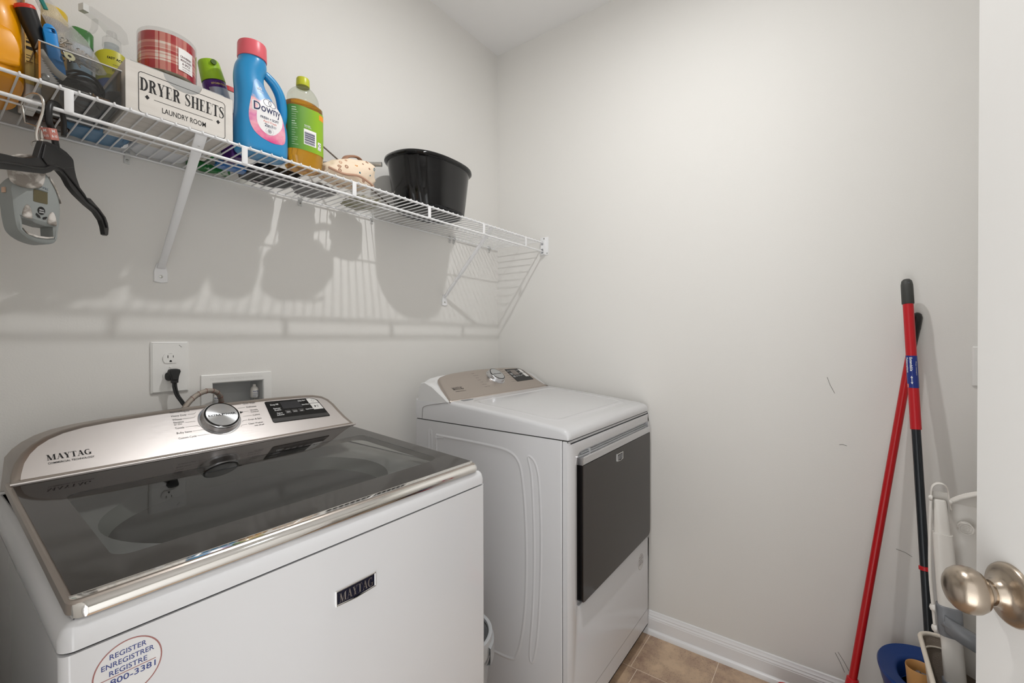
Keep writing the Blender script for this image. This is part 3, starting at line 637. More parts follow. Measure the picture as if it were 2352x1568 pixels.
# raised border of the dished top
def ftop(u, v, h):
    y = v; z = None
    for (y0, z0), (y1, z1) in zip(prof[:-1], prof[1:]):
        if y0 <= y <= y1: z = z0+(z1-z0)*(y-y0)/(y1-y0); break
    return Vector((u, y, (z or .975)+h))
def strip(pts, w, hgt):
    b = B(); n = len(pts); o = inset(pts, -w); i_ = inset(pts, w)
    b.rings([[ftop(p[0], p[1], h) for p in L] for L, h in ((o, 0), (pts, hgt), (i_, 0))], False, False); return b
dense = []
rr = rrect(-.635, -.085, -.735, -.375, .045, 8)
for a, c in zip(rr, rr[1:]+rr[:1]):
    n = max(1, int(math.hypot(c[0]-a[0], c[1]-a[1])/.03))
    for k in range(n): dense.append((a[0]+(c[0]-a[0])*k/n, a[1]+(c[1]-a[1])*k/n))
strip(dense, .012, .0022).make('top_ridge', WHITE, dryer, 60)
B().box(-.652, -.600, -.352, -.335, 1.0165, 1.0185, .0008).make('lint_label', mat('label_grey', (150, 152, 154), .5), dryer)
# console
d0 = Vector((0, -.335, 1.018)); dv = Vector((0, .135, .094)).normalized(); dnn = Vector((0, -dv.z, dv.y))
def fdc(u, v, h): return Vector((u, 0, 0)) + d0 + dv*v + dnn*h
dout = [(-.704, 0), (-.698, .012), (-.692, .040), (-.683, .080), (-.672, .112), (-.660, .130), (-.640, .142), (-.60, .1525), (-.55, .1585), (-.49, .163), (-.40, .1665), (-.30, .167), (-.22, .164), (-.15, .158), (-.115, .152), (-.094, .142), (-.082, .125), (-.072, .09), (-.062, .05), (-.048, .018), (-.030, .004), (-.026, 0)]
DST = mat('warm_brushed_silver', (190, 180, 172), .34, metal=.9, bump=.05, bscale=2500, stretch=(.01, 1, 1))
dface = console(dryer, dout, fdc, lambda p: -.160, 1.0, DST, DST, .012, WHITEP)
# white side cheeks below the console
ck = [(-.152, .944), (-.158, 1.0), (-.166, 1.062), (-.178, 1.077), (-.20, 1.082), (-.24, 1.068), (-.30, 1.032), (-.336, 1.008), (-.336, .944)]
b = B(); b.rings([[Vector((DX0+.0005, y, z)) for y, z in inset(ck, .004)], [Vector((DX0-.001+.006, y, z)) for y, z in ck], [Vector((DX1-.006, y, z)) for y, z in ck], [Vector((DX1, y, z)) for y, z in inset(ck, .004)]])
b.make('console_cheek', WHITEP, dryer, 40)
b = B(); b.tube(smoothpath([(DX0-.0003, -.186, .944), (DX0-.0003, -.190, .978), (DX0-.0003, -.20, .990), (DX0-.0003, -.24, 1.0), (DX0-.0003, -.335, 1.016)]), .0008, 6); b.make('cheek_seam', INKG, dryer)
fdu = lambda u, v, h: fdc(u, v, h+.0003)
text('lettering', [('~MAYTAG', -.640, .056, .058, .0155, 'l'), ('COMMERCIAL TECHNOLOGY', -.6385, .045, .06, .0045, 'l')], fdu, INK, dface, .0001)
rows = ['Regular', 'Heavy Duty', 'Whites', 'Sanitize', 'Towels', 'Bulky Items', 'Custom Cycle']
tl = [(r_, -.462, .138-.0145*i, None, .0045, 'l') for i, r_ in enumerate(rows)] + [(r_, -.236, .146-.0145*i, None, .0045, 'r') for i, r_ in enumerate(['Quick Dry', 'Delicates', 'Wrinkle', 'Control', 'Colors', 'Normal', 'Timed Dry'])]
text('cycle_names', tl[:7], fdu, mat('brown_grey_ink', (92, 84, 78), .6), dface, .0001); text('cycle_names', tl[7:], fdu, mat('brown_grey_ink', (92, 84, 78), .6), dface, .0001)
DM = disc_M(fdc, -.338, .103)
knob(dryer, DM, .98, CHROMEB, BLACK, ('EXTRA POWER', 0, -.0028, .054, .0052, 'c', 0, .01))
ddp = [(-.226, .144), (-.224, .1475), (-.12, .144), (-.108, .138), (-.1, .128), (-.092, .060), (-.094, .057), (-.222, .0565), (-.226, .06)]
dd_ = B().poly(ddp, fdc, 0, .0009, bev=.0003).make('display_panel', BLACKM, dryer, 20)
B().poly([(-.1995, .138), (-.158, .137), (-.156, .100), (-.1985, .101)], fdc, .0009, .0014).make('screen', mat('grey_screen', (120, 112, 106), .2), dd_, 0)
B().poly([(-.132, .140), (-.120, .138), (-.111, .130), (-.108, .112), (-.130, .113)], fdc, .0009, .0018).make('power_button', WB_, dd_, 0)
B().poly([(-.129, .110), (-.107, .109), (-.103, .081), (-.127, .082)], fdc, .0009, .0018).make('start_button', WB_, dd_, 0)
text('display_lettering', [('Drum Light', -.2125, .13, .019, .005, 'c', 0, .02), ('Remote', -.212, .112, .018, .005, 'c', 0, .02), ('Enable', -.212, .105, .017, .005, 'c', 0, .02), ('Static', -.211, .092, .015, .0045, 'c', 0, .02), ('Reduce', -.211, .086, .016, .0045, 'c', 0, .02), ('Temp', -.19, .09, .013, .005, 'c', 0, .02), ('Dry', -.173, .09, .009, .005, 'c', 0, .02), ('Time', -.157, .09, .012, .005, 'c', 0, .02), ('Signal', -.144, .13, .016, .0045, 'c', 0, .02), ('Steam', -.142, .112, .015, .0045, 'c', 0, .02), ('Wrinkle', -.1405, .095, .017, .0045, 'c', 0, .02)], lambda u, v, h: fdc(u, v, .0015+h), INKW, dd_, .0001)
for x in (DX0+.05, DX1-.05):
    for y in (-.75, DYB-.05): B().lathe([(.02, 0), (.02, .01), (.008, .012), (.008, .045)], 16, Matrix.Translation((x, y, 0))).make('levelling_foot', BLACKM, dryer)

# ================================================================== wire shelf
YS, ZS, ZL, S = -.2909, 1.7124, 1.6706, 1.7175      # front rail, lower rail, top of the deck wires
shelf = thing('wire_shelf', 'white ventilated wire shelf running along the back wall above the machines', 'shelf', (-.95, 0, 1.71))
X0 = -1.873
B().tube([(X0, YS, ZS), (-.008, YS, ZS)], .0034, 12).make('front_rail', PWHITE, shelf)
B().tube([(X0, YS-.001, ZL), (-.008, YS-.001, ZL)], .0036, 12).make('lip_rail', PWHITE, shelf)
B().tube([(X0, -.008, ZS-.001), (-.012, -.008, ZS-.001)], .0026, 10).make('back_rail', PWHITE, shelf)
B().tube([(X0, -.148, ZS-.0012), (-.012, -.148, ZS-.0012)], .0022, 8).make('middle_rail', PWHITE, shelf)
b = B(); x = -1.864
k = 0
while x < -.015:
    b.tube([(x, -.006, S-.0016), (x, YS-.004, S-.0016), (x, YS-.0052, S-.004), (x, YS-.0052, ZS-.002)], .0018, 6); x += .0254; k += 1
b.make('deck_wires', PWHITE, shelf)
for x in (-1.675, -1.37, -1.067, -.765, -.466, -.163):
    B().poly(rrect(x-.0065, x+.0065, ZL-.001, ZS+.001, .003, 3), fr_y(YS-.0028), 0, .0030, bev=.001).make('lip_post', PWHITE, shelf)
for x in (-1.457, -.400):
    br = B()
    p0 = Vector((x, -.283, ZS-.002)); p1 = Vector((x, -.012, 1.442)); d = (p1-p0).normalized(); q = Vector((1, 0, 0)); nn = d.cross(q).normalized()
    rg = []
    for p, w, t in ((p0-d*.004, .0118, .004), (p0+d*.03, .0118, .004), (p0+d*.05, .0105, .0065), (p1-d*.04, .0085, .0075), (p1-d*.005, .0085, .006), (p1+Vector((0, .008, -.008)), .0095, .003)):
        rg.append([p+q*w*math.cos(a)+nn*t*math.sin(a) for a in [2*PI*k_/16 for k_ in range(16)]])
    br.rings(rg); o = br.make('support_brace', PWHITE, shelf, 60)
    ft = B().poly([(x-.015, 1.398), (x, 1.3955), (x+.015, 1.398), (x+.015, 1.425), (x+.0085, 1.447), (x-.0085, 1.447), (x-.015, 1.425)], fr_y(0), .0005, .0045, bev=.001).make('brace_foot', PWHITE, o, 20)
    B().lathe([(.0042, 0), (.0038, .0015), (.0015, .0022)], 14, Matrix.Translation((x, -.0045, 1.412)) @ Matrix.Rotation(PI/2, 4, 'X')).make('screw', SCREW, o)
    B().lathe([(.0026, 0), (.0022, .001)], 14, Matrix.Translation((x, -.268, 1.6915)) @ Matrix.Rotation(PI*.72, 4, 'X')).make('rivet', SCREW, o)
CLIPP = glassy('clear_clip', (225, 225, 225))
for x in (-1.525, -1.076, -.792, -.362, -.347+.012, -.076):
    cp = B(); cp.box(x-.006, x+.006, -.004, 0, 1.690, 1.722, .0015); cp.tube([(x-.005, -.007, ZS), (x+.005, -.007, ZS)], .0055, 10)
    cp.tube([(x+.004, -.006, 1.721), (x+.004, -.006, 1.733)], .0015, 6)
    cpo = cp.make('wall_clip', mat('clip_plastic', (232, 232, 230), .3, trans=.25), shelf)
    B().lathe([(.0032, 0), (.0028, .0012), (.001, .0016)], 12, Matrix.Translation((x, -.004, 1.699)) @ Matrix.Rotation(PI/2, 4, 'X')).make('clip_screw', SCREW, cpo)
eb = B(); eb.box(-.003, 0, -.316, -.270, 1.654, 1.742, .001); eb.box(-.020, 0, -.300, -.2975, 1.658, 1.728, .001); eb.box(-.020, 0, -.284, -.2815, 1.658, 1.728, .001); eb.box(-.020, 0, -.300, -.282, 1.656, 1.660, .001); eb.box(-.0205, -.0185, -.300, -.282, 1.682, 1.70)
ebo = eb.make('end_bracket', PWHITE, shelf)
for z in (1.735, 1.662): B().lathe([(.0038, 0), (.003, .0014), (.001, .0018)], 12, Matrix.Translation((-.003, -.309 if z < 1.7 else -.291, z)) @ Matrix.Rotation(-PI/2, 4, 'Y')).make('screw', SCREW, ebo)

# ================================================================== things on the shelf
# ---- dryer sheets box
bx = thing('storage_box', 'whitewashed wooden box lettered DRYER SHEETS at the front of the shelf', 'box', (-1.489, -.19, S))
WW = mat('whitewashed_wood', (226, 221, 214), .6, bump=.25, bscale=90, stretch=(.15, 1, 1), var=.2, vscale=30, vrgb=(212, 206, 198))
x0, x1, y0, y1, zt = -1.589, -1.389, -.2775, -.098, 1.8215
notch = [(-1.489+.034*math.cos(a), zt-.030*math.sin(a)) for a in [PI*k/14 for k in range(15)]][::-1]
B().poly([(x0, S), (x1, S), (x1, zt)]+[(-1.489+.036*math.cos(PI*k/14), zt-.026*math.sin(PI*k/14)) for k in range(15)]+[(x0, zt)], fr_y(y0+.008), 0, .008).make('front_board', WW, bx, 0)
B().box(x0, x1, y1-.008, y1, S, zt).make('back_board', WW, bx, 0)
for xa in (x0, x1-.008): B().box(xa, xa+.008, y0+.008, y1-.008, S, zt).make('side_board', WW, bx, 0)
b = B()
for k in range(5): b.box(x0+.0085, x1-.0085, y0+.0085+k*.0326, y0+.0085+k*.0326+.0318, S+.001, S+.007)
b.box(x0+.0085, x1-.0085, y0+.0085, y1-.0085, S+.005, S+.0075); b.make('bottom_boards', WW, bx, 0)
ff = fr_y(y0)
fo_ = rrect(x0+.0205, x1-.0165, S+.0035, zt-.0145, .007); 
b = B().poly(fo_, ff, .0001, .0004, holes=[inset(fo_, .0011)]); b.box(-1.542, -1.432, y0-.0004, y0, 1.7558, 1.7567)
for xx in (-1.5535, -1.4205): b.poly([(xx-.004, 1.757), (xx, 1.752), (xx+.004, 1.757), (xx, 1.762)], ff, .0001, .0004)
b.make('printed_border', INK, bx, 0)
text('lettering', [('~DRYER SHEETS', -1.487, 1.7685, .158, .0265, 'c')], ff, INK, bx, .0004)
text('lettering', [('LAUNDRY ROOM', -1.487, 1.7345, .082, .0115, 'c', 0, .006)], ff, INK, bx, .0004)
# papers inside, their grey darkened to paint in the shadowed interior
B().box(x0+.012, x1-.012, y0+.016, y1-.012, S+.0085, S+.1145, .002).make('dryer_sheet_stack', mat('sheet_paper_shaded', (176, 176, 174), .9), None)
tag(bpy.data.objects['dryer_sheet_stack'], 'stack of dryer sheets, greyed as in shade, inside the whitewashed box, seen through its notch', 'dryer sheets')
# ---- candle
PL = bpy.data.materials.new('red_plaid'); PL.use_nodes = True; nt = PL.node_tree; pb = nt.nodes['Principled BSDF']; pb.inputs['Roughness'].default_value = .25
uvn = nt.nodes.new('ShaderNodeUVMap'); sp_ = nt.nodes.new('ShaderNodeSeparateXYZ'); nt.links.new(uvn.outputs[0], sp_.inputs[0])
def plaid(sock, rep):
    a = nt.nodes.new('ShaderNodeMath'); a.operation = 'MULTIPLY'; nt.links.new(sock, a.inputs[0]); a.inputs[1].default_value = rep
    f_ = nt.nodes.new('ShaderNodeMath'); f_.operation = 'FRACT'; nt.links.new(a.outputs[0], f_.inputs[0])
    r = nt.nodes.new('ShaderNodeValToRGB'); r.color_ramp.interpolation = 'CONSTANT'; el = r.color_ramp.elements
    cs = [(0, 1), (.30, .05), (.36, .9), (.39, 0), (.50, .55), (.54, 0), (.60, .95), (.70, .1), (.73, .6), (.86, .05), (.94, .95)]
    el[0].position = 0; el[0].color = (1, 1, 1, 1); el[1].position = cs[1][0]; el[1].color = (cs[1][1],)*3+(1,)
    for p, v in cs[2:]: n_ = el.new(p); n_.color = (v, v, v, 1)
    nt.links.new(f_.outputs[0], r.inputs[0]); return r.outputs[0]
pa, pbb = plaid(sp_.outputs[0], 3.6), plaid(sp_.outputs[1], 1.25)
ad = nt.nodes.new('ShaderNodeMath'); ad.operation = 'MULTIPLY_ADD'; nt.links.new(pa, ad.inputs[0]); ad.inputs[1].default_value = .5; md = nt.nodes.new('ShaderNodeMath'); md.operation = 'MULTIPLY'; nt.links.new(pbb, md.inputs[0]); md.inputs[1].default_value = .5; nt.links.new(md.outputs[0], ad.inputs[2])
rp = nt.nodes.new('ShaderNodeValToRGB'); rp.color_ramp.elements[0].color = lin((240, 226, 212)); rp.color_ramp.elements[1].color = lin((176, 36, 44)); e_ = rp.color_ramp.elements.new(.5); e_.color = lin((214, 138, 124))
nt.links.new(ad.outputs[0], rp.inputs[0]); nt.links.new(rp.outputs[0], pb.inputs['Base Color'])
cx, cy, cz = -1.4985, -.2110, S+.1150
cd = thing('jar_candle', 'three-wick candle jar in red and white plaid paper sitting in the whitewashed box', 'candle', (cx, cy, cz))
CR = .0545
b = B(); n = 64; R0 = [Vector((cx+(CR-.0012)*math.cos(2*PI*k/n), cy+(CR-.0012)*math.sin(2*PI*k/n), cz+.006)) for k in range(n)]; R1 = [v+Vector((0, 0, .082)) for v in R0]
b.rings([R0, R1], False, False); uv = b.bm.loops.layers.uv.new('UVMap')
for f in b.bm.faces:
    for lp in f.loops:
        a = math.atan2(lp.vert.co.y-cy, lp.vert.co.x-cx)/(2*PI) % 1
        fc_ = f.calc_center_median(); ac = math.atan2(fc_.y-cy, fc_.x-cx)/(2*PI) % 1
        if a-ac > .5: a -= 1
        if ac-a > .5: a += 1
        lp[uv].uv = (a, (lp.vert.co.z-cz-.006)/.082)
b.make('plaid_wrap', PL, cd, 60)
CG = glassy('candle_glass', (245, 245, 245))
B().lathe([(CR-.006, 0), (CR-.001, .001), (CR, .004), (CR, .095), (CR-.0015, .097), (CR-.003, .095), (CR-.0031, .008)], 48, Matrix.Translation((cx, cy, cz)), cap1=False).make('glass_jar', CG, cd, 50)
B().lathe([(CR-.0035, .007), (CR-.0035, .068), (.002, .068)], 40, Matrix.Translation((cx, cy, cz))).make('wax', mat('cream_wax', (236, 222, 190), .5, trans=.1), cd, 40)
def cyl(x, y, r, z, a0):
    return lambda u, v, h: Vector((x+(r+h)*math.cos(a0+u/r), y+(r+h)*math.sin(a0+u/r), z+v))
fl_ = cyl(cx, cy, CR+.0003, cz, math.radians(-68))
b = B(); us = [-.0165+.033*k/8 for k in range(9)]
b.rings([[fl_(u_, .017, 0) for u_ in us], [fl_(u_, .066, 0) for u_ in us]], False, False, closed=False); lb = b.make('label', mat('label_paper', (236, 233, 230), .5), cd, 60)
text('label_lettering', [('CRANBERRY', 0, .046, .026, .005, 'c', 0, .01), ('MANDARIN', 0, .0385, .0245, .005, 'c', 0, .01), ('& SPICE', 0, .031, .018, .005, 'c', 0, .01), ('scented candle', 0, .0255, .018, .0032, 'c'), ('14.5 OZ / 411 g', 0, .0195, .018, .003, 'c')], fl_, mat('wine_ink', (96, 60, 66), .6), lb, .0003)
# ---- fabric softener
SB = mat('softener_blue', (38, 140, 196), .28, coat=.2)
sf = thing('fabric_softener_bottle', 'blue fabric softener bottle with coral cap standing right of the whitewashed box', 'bottle', (-1.31, -.2445, S))
YC = -.2445
secs = [(S, -1.309, YC, .052, .030, 3), (S+.003, -1.309, YC, .059, .0345, 3), (S+.012, -1.3085, YC, .0625, .038, 3), (1.76, -1.3085, YC, .0640, .0395, 2.8), (1.80, -1.309, YC, .0635, .0395, 2.7), (1.835, -1.313, YC, .058, .039, 2.6), (1.862, -1.3235, YC, .0470, .036, 2.5), (1.885, -1.3325, YC, .0390, .033, 2.4), (1.905, -1.3385, YC, .0350, .031, 2.3), (1.925, -1.3390, YC, .0345, .0305, 2.2), (1.945, -1.334, YC, .0365, .031, 2.1), (1.958, -1.3305, YC, .0345, .031, 2), (1.966, -1.330, YC, .0325, .0305, 2), (1.969, -1.330, YC, .0325, .0305, 2), (1.970, -1.330, YC, .0285, .0285, 2), (1.978, -1.330, YC, .0285, .0285, 2)]
def dens(secs, k=4):
    P = [Vector(s_[:3]) for s_ in secs]; out = []
    for i in range(len(secs)-1):
        s0, s1, s2, s3 = secs[max(i-1, 0)], secs[i], secs[i+1], secs[min(i+2, len(secs)-1)]
        for j in range(k):
            t = j/k; out.append(tuple(.5*((2*b_)+(-a_+c_)*t+(2*a_-5*b_+4*c_-d_)*t*t+(-a_+3*b_-3*c_+d_)*t**3) for a_, b_, c_, d_ in zip(s0, s1, s2, s3)))
    out.append(secs[-1]); return out
b = B(); b.loft(dens(secs), 48)
hpth = smoothpath([(-1.303, YC, 1.950), (-1.292, YC, 1.944), (-1.274, YC, 1.930), (-1.260, YC, 1.908), (-1.2535, YC, 1.882), (-1.2515, YC, 1.855), (-1.2545, YC, 1.83), (-1.262, YC, 1.81)], 6)
b.tube(hpth, [.009+.004*math.sin(PI*k/(len(hpth)-1)) if k < 38 else .0115 for k in range(len(hpth))], 16)
body = b.make('bottle_body', SB, sf, 60)
B().lathe([(.0335, 1.969), (.0342, 1.972), (.0335, 2.006), (.0325, 2.0095), (.030, 2.011), (.001, 2.011)], 48, Matrix.Translation((-1.330, YC, 0))).make('cap', mat('coral_cap', (222, 98, 108), .35), sf, 40)
# label on the front face, following the bulge
def softf(u, v, h):
    ss = dens(secs)
    z = v
    for a, c in zip(ss[:-1], ss[1:]):
        if a[0] <= z <= c[0]:
            t = (z-a[0])/max(1e-9, c[0]-a[0]); cx_, rx, ry, e_ = [a[i]+(c[i]-a[i])*t for i in (1, 3, 4, 5)]; break
    else: cx_, rx, ry, e_ = -1.31, .06, .038, 2.5
    q = min(.97, abs((u-cx_)/rx)); y = YC - ry*(1-q**e_)**(1/e_)
    return Vector((u, y-h, z))
lab = smooth2([(-1.338, 1.906), (-1.344, 1.88), (-1.350, 1.845), (-1.354, 1.81), (-1.350, 1.782), (-1.338, 1.763), (-1.316, 1.752), (-1.290, 1.750), (-1.268, 1.757), (-1.261, 1.775), (-1.263, 1.805), (-1.272, 1.838), (-1.288, 1.868), (-1.308, 1.893), (-1.324, 1.907)], 3)
def region(lab, f, h, m, name, par, step=.004, test=None):
    """fill an outline on a curved surface with small cells"""
    us = [p[0] for p in lab]; vs = [p[1] for p in lab]; b = B(); n = 26
    rg = []
    nv = 34; v0, v1 = min(vs), max(vs)
    for k in range(nv+1):
        v = v0+(v1-v0)*(k/nv*.996+.002); xs_ = []
        for a, c in zip(lab, lab[1:]+lab[:1]):
            if (a[1]-v)*(c[1]-v) < 0: xs_.append(a[0]+(c[0]-a[0])*(v-a[1])/(c[1]-a[1]))
        if len(xs_) < 2: continue
        a_, c_ = min(xs_), max(xs_); rg.append([f(a_+(c_-a_)*j/n, v, h) for j in range(n+1)])
    b.rings(rg, False, False, closed=False); return b.make(name, m, par, 60)
LBL = bpy.data.materials.new('pink_floral_label'); LBL.use_nodes = True; nt = LBL.node_tree; pb = nt.nodes['Principled BSDF']; pb.inputs['Roughness'].default_value = .3
tc = nt.nodes.new('ShaderNodeTexCoord'); vo = nt.nodes.new('ShaderNodeTexVoronoi'); vo.inputs['Scale'].default_value = 70; nz = nt.nodes.new('ShaderNodeTexNoise'); nz.inputs['Scale'].default_value = 45; nz.inputs['Detail'].default_value = 4
nt.links.new(tc.outputs['Object'], vo.inputs[0]); nt.links.new(tc.outputs['Object'], nz.inputs[0])
sz = nt.nodes.new('ShaderNodeSeparateXYZ'); nt.links.new(tc.outputs['Object'], sz.inputs[0])
mr = nt.nodes.new('ShaderNodeMapRange'); mr.inputs[1].default_value = 1.75; mr.inputs[2].default_value = 1.905; nt.links.new(sz.outputs[2], mr.inputs[0])
aa = nt.nodes.new('ShaderNodeMath'); aa.operation = 'MULTIPLY_ADD'; nt.links.new(nz.outputs[0], aa.inputs[0]); aa.inputs[1].default_value = .5; nt.links.new(mr.outputs[0], aa.inputs[2])
rr_ = nt.nodes.new('ShaderNodeValToRGB'); el = rr_.color_ramp.elements
el[0].position = .2; el[0].color = lin((222, 72, 140)); el[1].position = 1.2 if False else 1.0; el[1].color = lin((96, 156, 208))
for p_, c_ in ((.34, (232, 120, 160)), (.5, (244, 176, 190)), (.62, (226, 130, 178)), (.78, (248, 206, 208)), (.92, (240, 180, 186)), (.97, (130, 170, 212))): q_ = el.new(p_); q_.color = lin(c_)
nt.links.new(aa.outputs[0], rr_.inputs[0]); nt.links.new(rr_.outputs[0], pb.inputs['Base Color'])
lbo = region(lab, softf, .0006, LBL, 'label', sf); lbo['label'] = 'pink floral label with white centre'
wc = smooth2([(-1.337, 1.80), (-1.334, 1.835), (-1.322, 1.858), (-1.304, 1.866), (-1.286, 1.855), (-1.273, 1.835), (-1.270, 1.81), (-1.278, 1.79), (-1.294, 1.772), (-1.310, 1.768), (-1.328, 1.778)], 3)
LW = mat('label_white', (242, 240, 240), .35)
region(wc, softf, .0009, LW, 'label_centre', lbo)
text('brand_outline', [('Downy', -1.309, 1.8245, .075, .0235, 'c', 0, .07)], softf, LW, lbo, .0012)
text('brand_lettering', [('Downy', -1.309, 1.8255, .069, .0225, 'c', 0, .012)], softf, mat('brand_navy', (34, 40, 84), .4), lbo, .0015)
text('label_lettering', [('FRESH + SOFT', -1.305, 1.8075, .047, .0062, 'c', 0, .02), ('2in1', -1.309, 1.7885, .0195, .0085, 'c', 0, .02), ('FRESH+', -1.293, 1.7925, .010, .0028, 'c'), ('SOFT', -1.293, 1.789, .008, .0028, 'c')], softf, mat('slate_ink', (60, 66, 92), .5), lbo, .0013)
text('scent_lettering', [('April Fresh', -1.305, 1.799, .034, .006, 'c')], softf, mat('peach_ink', (226, 130, 110), .5), lbo, .0013)
text('load_lettering', [('60', -1.3275, 1.8815, .0115, .0085, 'c', 0, .02), ('LOADS', -1.3235, 1.8755, .0125, .0032, 'c'), ('New', -1.2705, 1.781, .007, .0035, 'c')], softf, INKW, lbo, .0013)
b = B()
for dx in (-.0065, .0065):
    R = [[softf(-1.3035+dx+r*math.cos(t), 1.8535+r*.95*math.sin(t), .0013) for t in [2*PI*k/28 for k in range(29)]] for r in (.0092, .0105)]; b.rings(R, False, False, closed=False)
for rr2, nn_ in ((.0095, 30), ):
    for k in range(nn_):
        t = 2*PI*k/nn_; c = (-1.306+rr2*math.cos(t), 1.778+rr2*math.sin(t)); b.rings([[softf(c[0]+q*math.cos(s_), c[1]+q*math.sin(s_), .0013) for s_ in [2*PI*j/6 for j in range(7)]] for q in (.0001, .0005)], False, False, closed=False)
for k in range(6):
    t = PI*k/3; c = (-1.306+.0026*math.cos(t), 1.778+.0026*math.sin(t)); b.rings([[softf(c[0]+q*math.cos(s_), c[1]+q*math.sin(s_), .0013) for s_ in [2*PI*j/12 for j in range(13)]] for q in (.0022, .0027)], False, False, closed=False)
b.make('label_emblems', mat('emblem_grey', (70, 74, 98), .5), lbo, 0)
sf.scale = (.975, 1, .955)
# ---- oil soap bottle
ob = thing('oil_soap_bottle', 'clear bottle of amber oil soap with a green label and yellow-green cap', 'bottle', (-1.1920, -.2375, S))
OX, OY = -1.1920, -.2375
PET = glassy('clear_bottle', (244, 246, 240))
osec = [(S, OX, OY, .032, .026, 2.5), (S+.003, OX, OY, .043, .033, 2.6), (S+.010, OX, OY, .048, .0365, 2.7), (1.745, OX, OY, .0525, .038, 2.8), (1.765, OX, OY, .0535, .0385, 2.8), (1.90, OX, OY, .0535, .0385, 2.8), (1.912, OX, OY, .051, .037, 2.6), (1.918, OX, OY, .046, .0345, 2.4), (1.924, OX, OY, .0435, .033, 2.2), (1.932, OX, OY, .044, .033, 2.2), (1.945, OX, OY, .042, .0325, 2.1), (1.958, OX, OY, .034, .029, 2), (1.967, OX, OY, .024, .0225, 2), (1.972, OX, OY, .0165, .0165, 2), (1.980, OX, OY, .0155, .0155, 2)]
B().loft(dens(osec, 3), 48, cap1=False).make('bottle_body', PET, ob, 60)
OIL = bpy.data.materials.new('amber_oil_soap'); OIL.use_nodes = True; pb = OIL.node_tree.nodes['Principled BSDF']; pb.inputs['Base Color'].default_value = lin((255, 186, 36)); pb.inputs['Roughness'].default_value = .04; pb.inputs['Transmission Weight'].default_value = .85; pb.inputs['IOR'].default_value = 1.36
osec2 = [(s_[0], s_[1], s_[2], s_[3]-.0014, s_[4]-.0014, s_[5]) for s_ in dens(osec, 3) if s_[0] < 1.921]; osec2[0] = (osec2[0][0]+.0015,)+osec2[0][1:]
B().loft(osec2, 48).make('liquid', OIL, ob, 60)
b = B(); b.loft([(1.972, OX, OY, .0185, .0185, 2), (1.974, OX, OY, .019, .019, 2)], 32); b.make('neck_ring', PET, ob)
B().lathe([(.0178, 1.976), (.0182, 1.978), (.0176, 1.998), (.0165, 2.0005), (.001, 2.001)], 40, Matrix.Translation((OX, OY, 0))).make('cap', mat('cap_green', (190, 192, 48), .35), ob, 40)
def sup(rx, ry, e, cx_, cy_):
    def g(u, v, h):   # u is the distance round the bottle from its front
        q = max(-.999, min(.999, u/rx)); t = u/ rx
        a = -PI/2 + t; c, s_ = math.cos(a), math.sin(a)
        return Vector((cx_+math.copysign(abs(c)**(2/e), c)*(rx+h), cy_+math.copysign(abs(s_)**(2/e), s_)*(ry+h), v))
    return g
og = sup(.0538, .0388, 2.8, OX, OY)
LGR = bpy.data.materials.new('green_label'); LGR.use_nodes = True; nt = LGR.node_tree; pb = nt.nodes['Principled BSDF']; pb.inputs['Roughness'].default_value = .35
tc = nt.nodes.new('ShaderNodeTexCoord'); sz = nt.nodes.new('ShaderNodeSeparateXYZ'); nt.links.new(tc.outputs['Object'], sz.inputs[0]); mr = nt.nodes.new('ShaderNodeMapRange'); mr.inputs[1].default_value = -1.236; mr.inputs[2].default_value = -1.17; nt.links.new(sz.outputs[0], mr.inputs[0])
rr_ = nt.nodes.new('ShaderNodeValToRGB'); rr_.color_ramp.elements[0].color = lin((70, 128, 56)); rr_.color_ramp.elements[1].color = lin((142, 184, 30)); nt.links.new(mr.outputs[0], rr_.inputs[0]); nt.links.new(rr_.outputs[0], pb.inputs['Base Color'])
b = B(); us = [-.075+.15*k/60 for k in range(61)]
b.rings([[og(u_, z, .0002) for u_ in us] for z in (1.768, 1.897)], False, False, closed=False); ol = b.make('label', LGR, ob, 60)
b = B(); b.rings([[og(.022+.03*k/8, z, .0004) for k in range(9)] for z in (1.876, 1.892)], False, False, closed=False); b.make('orange_patch', mat('orange_print', (240, 150, 30), .4), ol, 0)
b = B(); b.rings([[og(-.0125+.024*k/8, z, .0005) for k in range(9)] for z in (1.786, 1.832)], False, False, closed=False); bc = b.make('barcode_patch', LW, ol, 0)
b = B()
z = 1.789
random.seed(3)
while z < 1.824:
    w_ = random.choice((.0010, .0016, .0024, .0032)); b.rings([[og(-.0105+.018*k/6, zz, .0008) for k in range(7)] for zz in (z, z+w_)], False, False, closed=False); z += w_+random.choice((.0012, .0018))
b.make('barcode', mat('barcode_ink', (60, 58, 92), .5), bc, 0)
b = B(); b.rings([[og(.0165+.013*k/6, z, .0005) for k in range(7)] for z in (1.782, 1.806)], False, False, closed=False); rc = b.make('recycling_patch', LW, ol, 0)
b = B()
for k in range(3):
    t = 2*PI*k/3+.5; P = [(.023+.0045*math.cos(t+a)*1.0, 1.796+.0055*math.sin(t+a)) for a in (0, .75, 1.45)]
    for a_, c_ in zip(P[:-1], P[1:]):
        d = Vector((c_[0]-a_[0], c_[1]-a_[1])).normalized()*.0009; b.face(b.verts([og(a_[0]-d.y, a_[1]+d.x, .0008), og(a_[0]+d.y, a_[1]-d.x, .0008), og(c_[0]+d.y, c_[1]-d.x, .0008), og(c_[0]-d.y, c_[1]+d.x, .0008)]))
b.make('recycling_mark', INK, rc, 0)
text('recycling_lettering', [('BOTTLE', .0232, 1.7835, .010, .0025, 'c')], lambda u, v, h: og(u, v, .0009), INK, rc, 0)
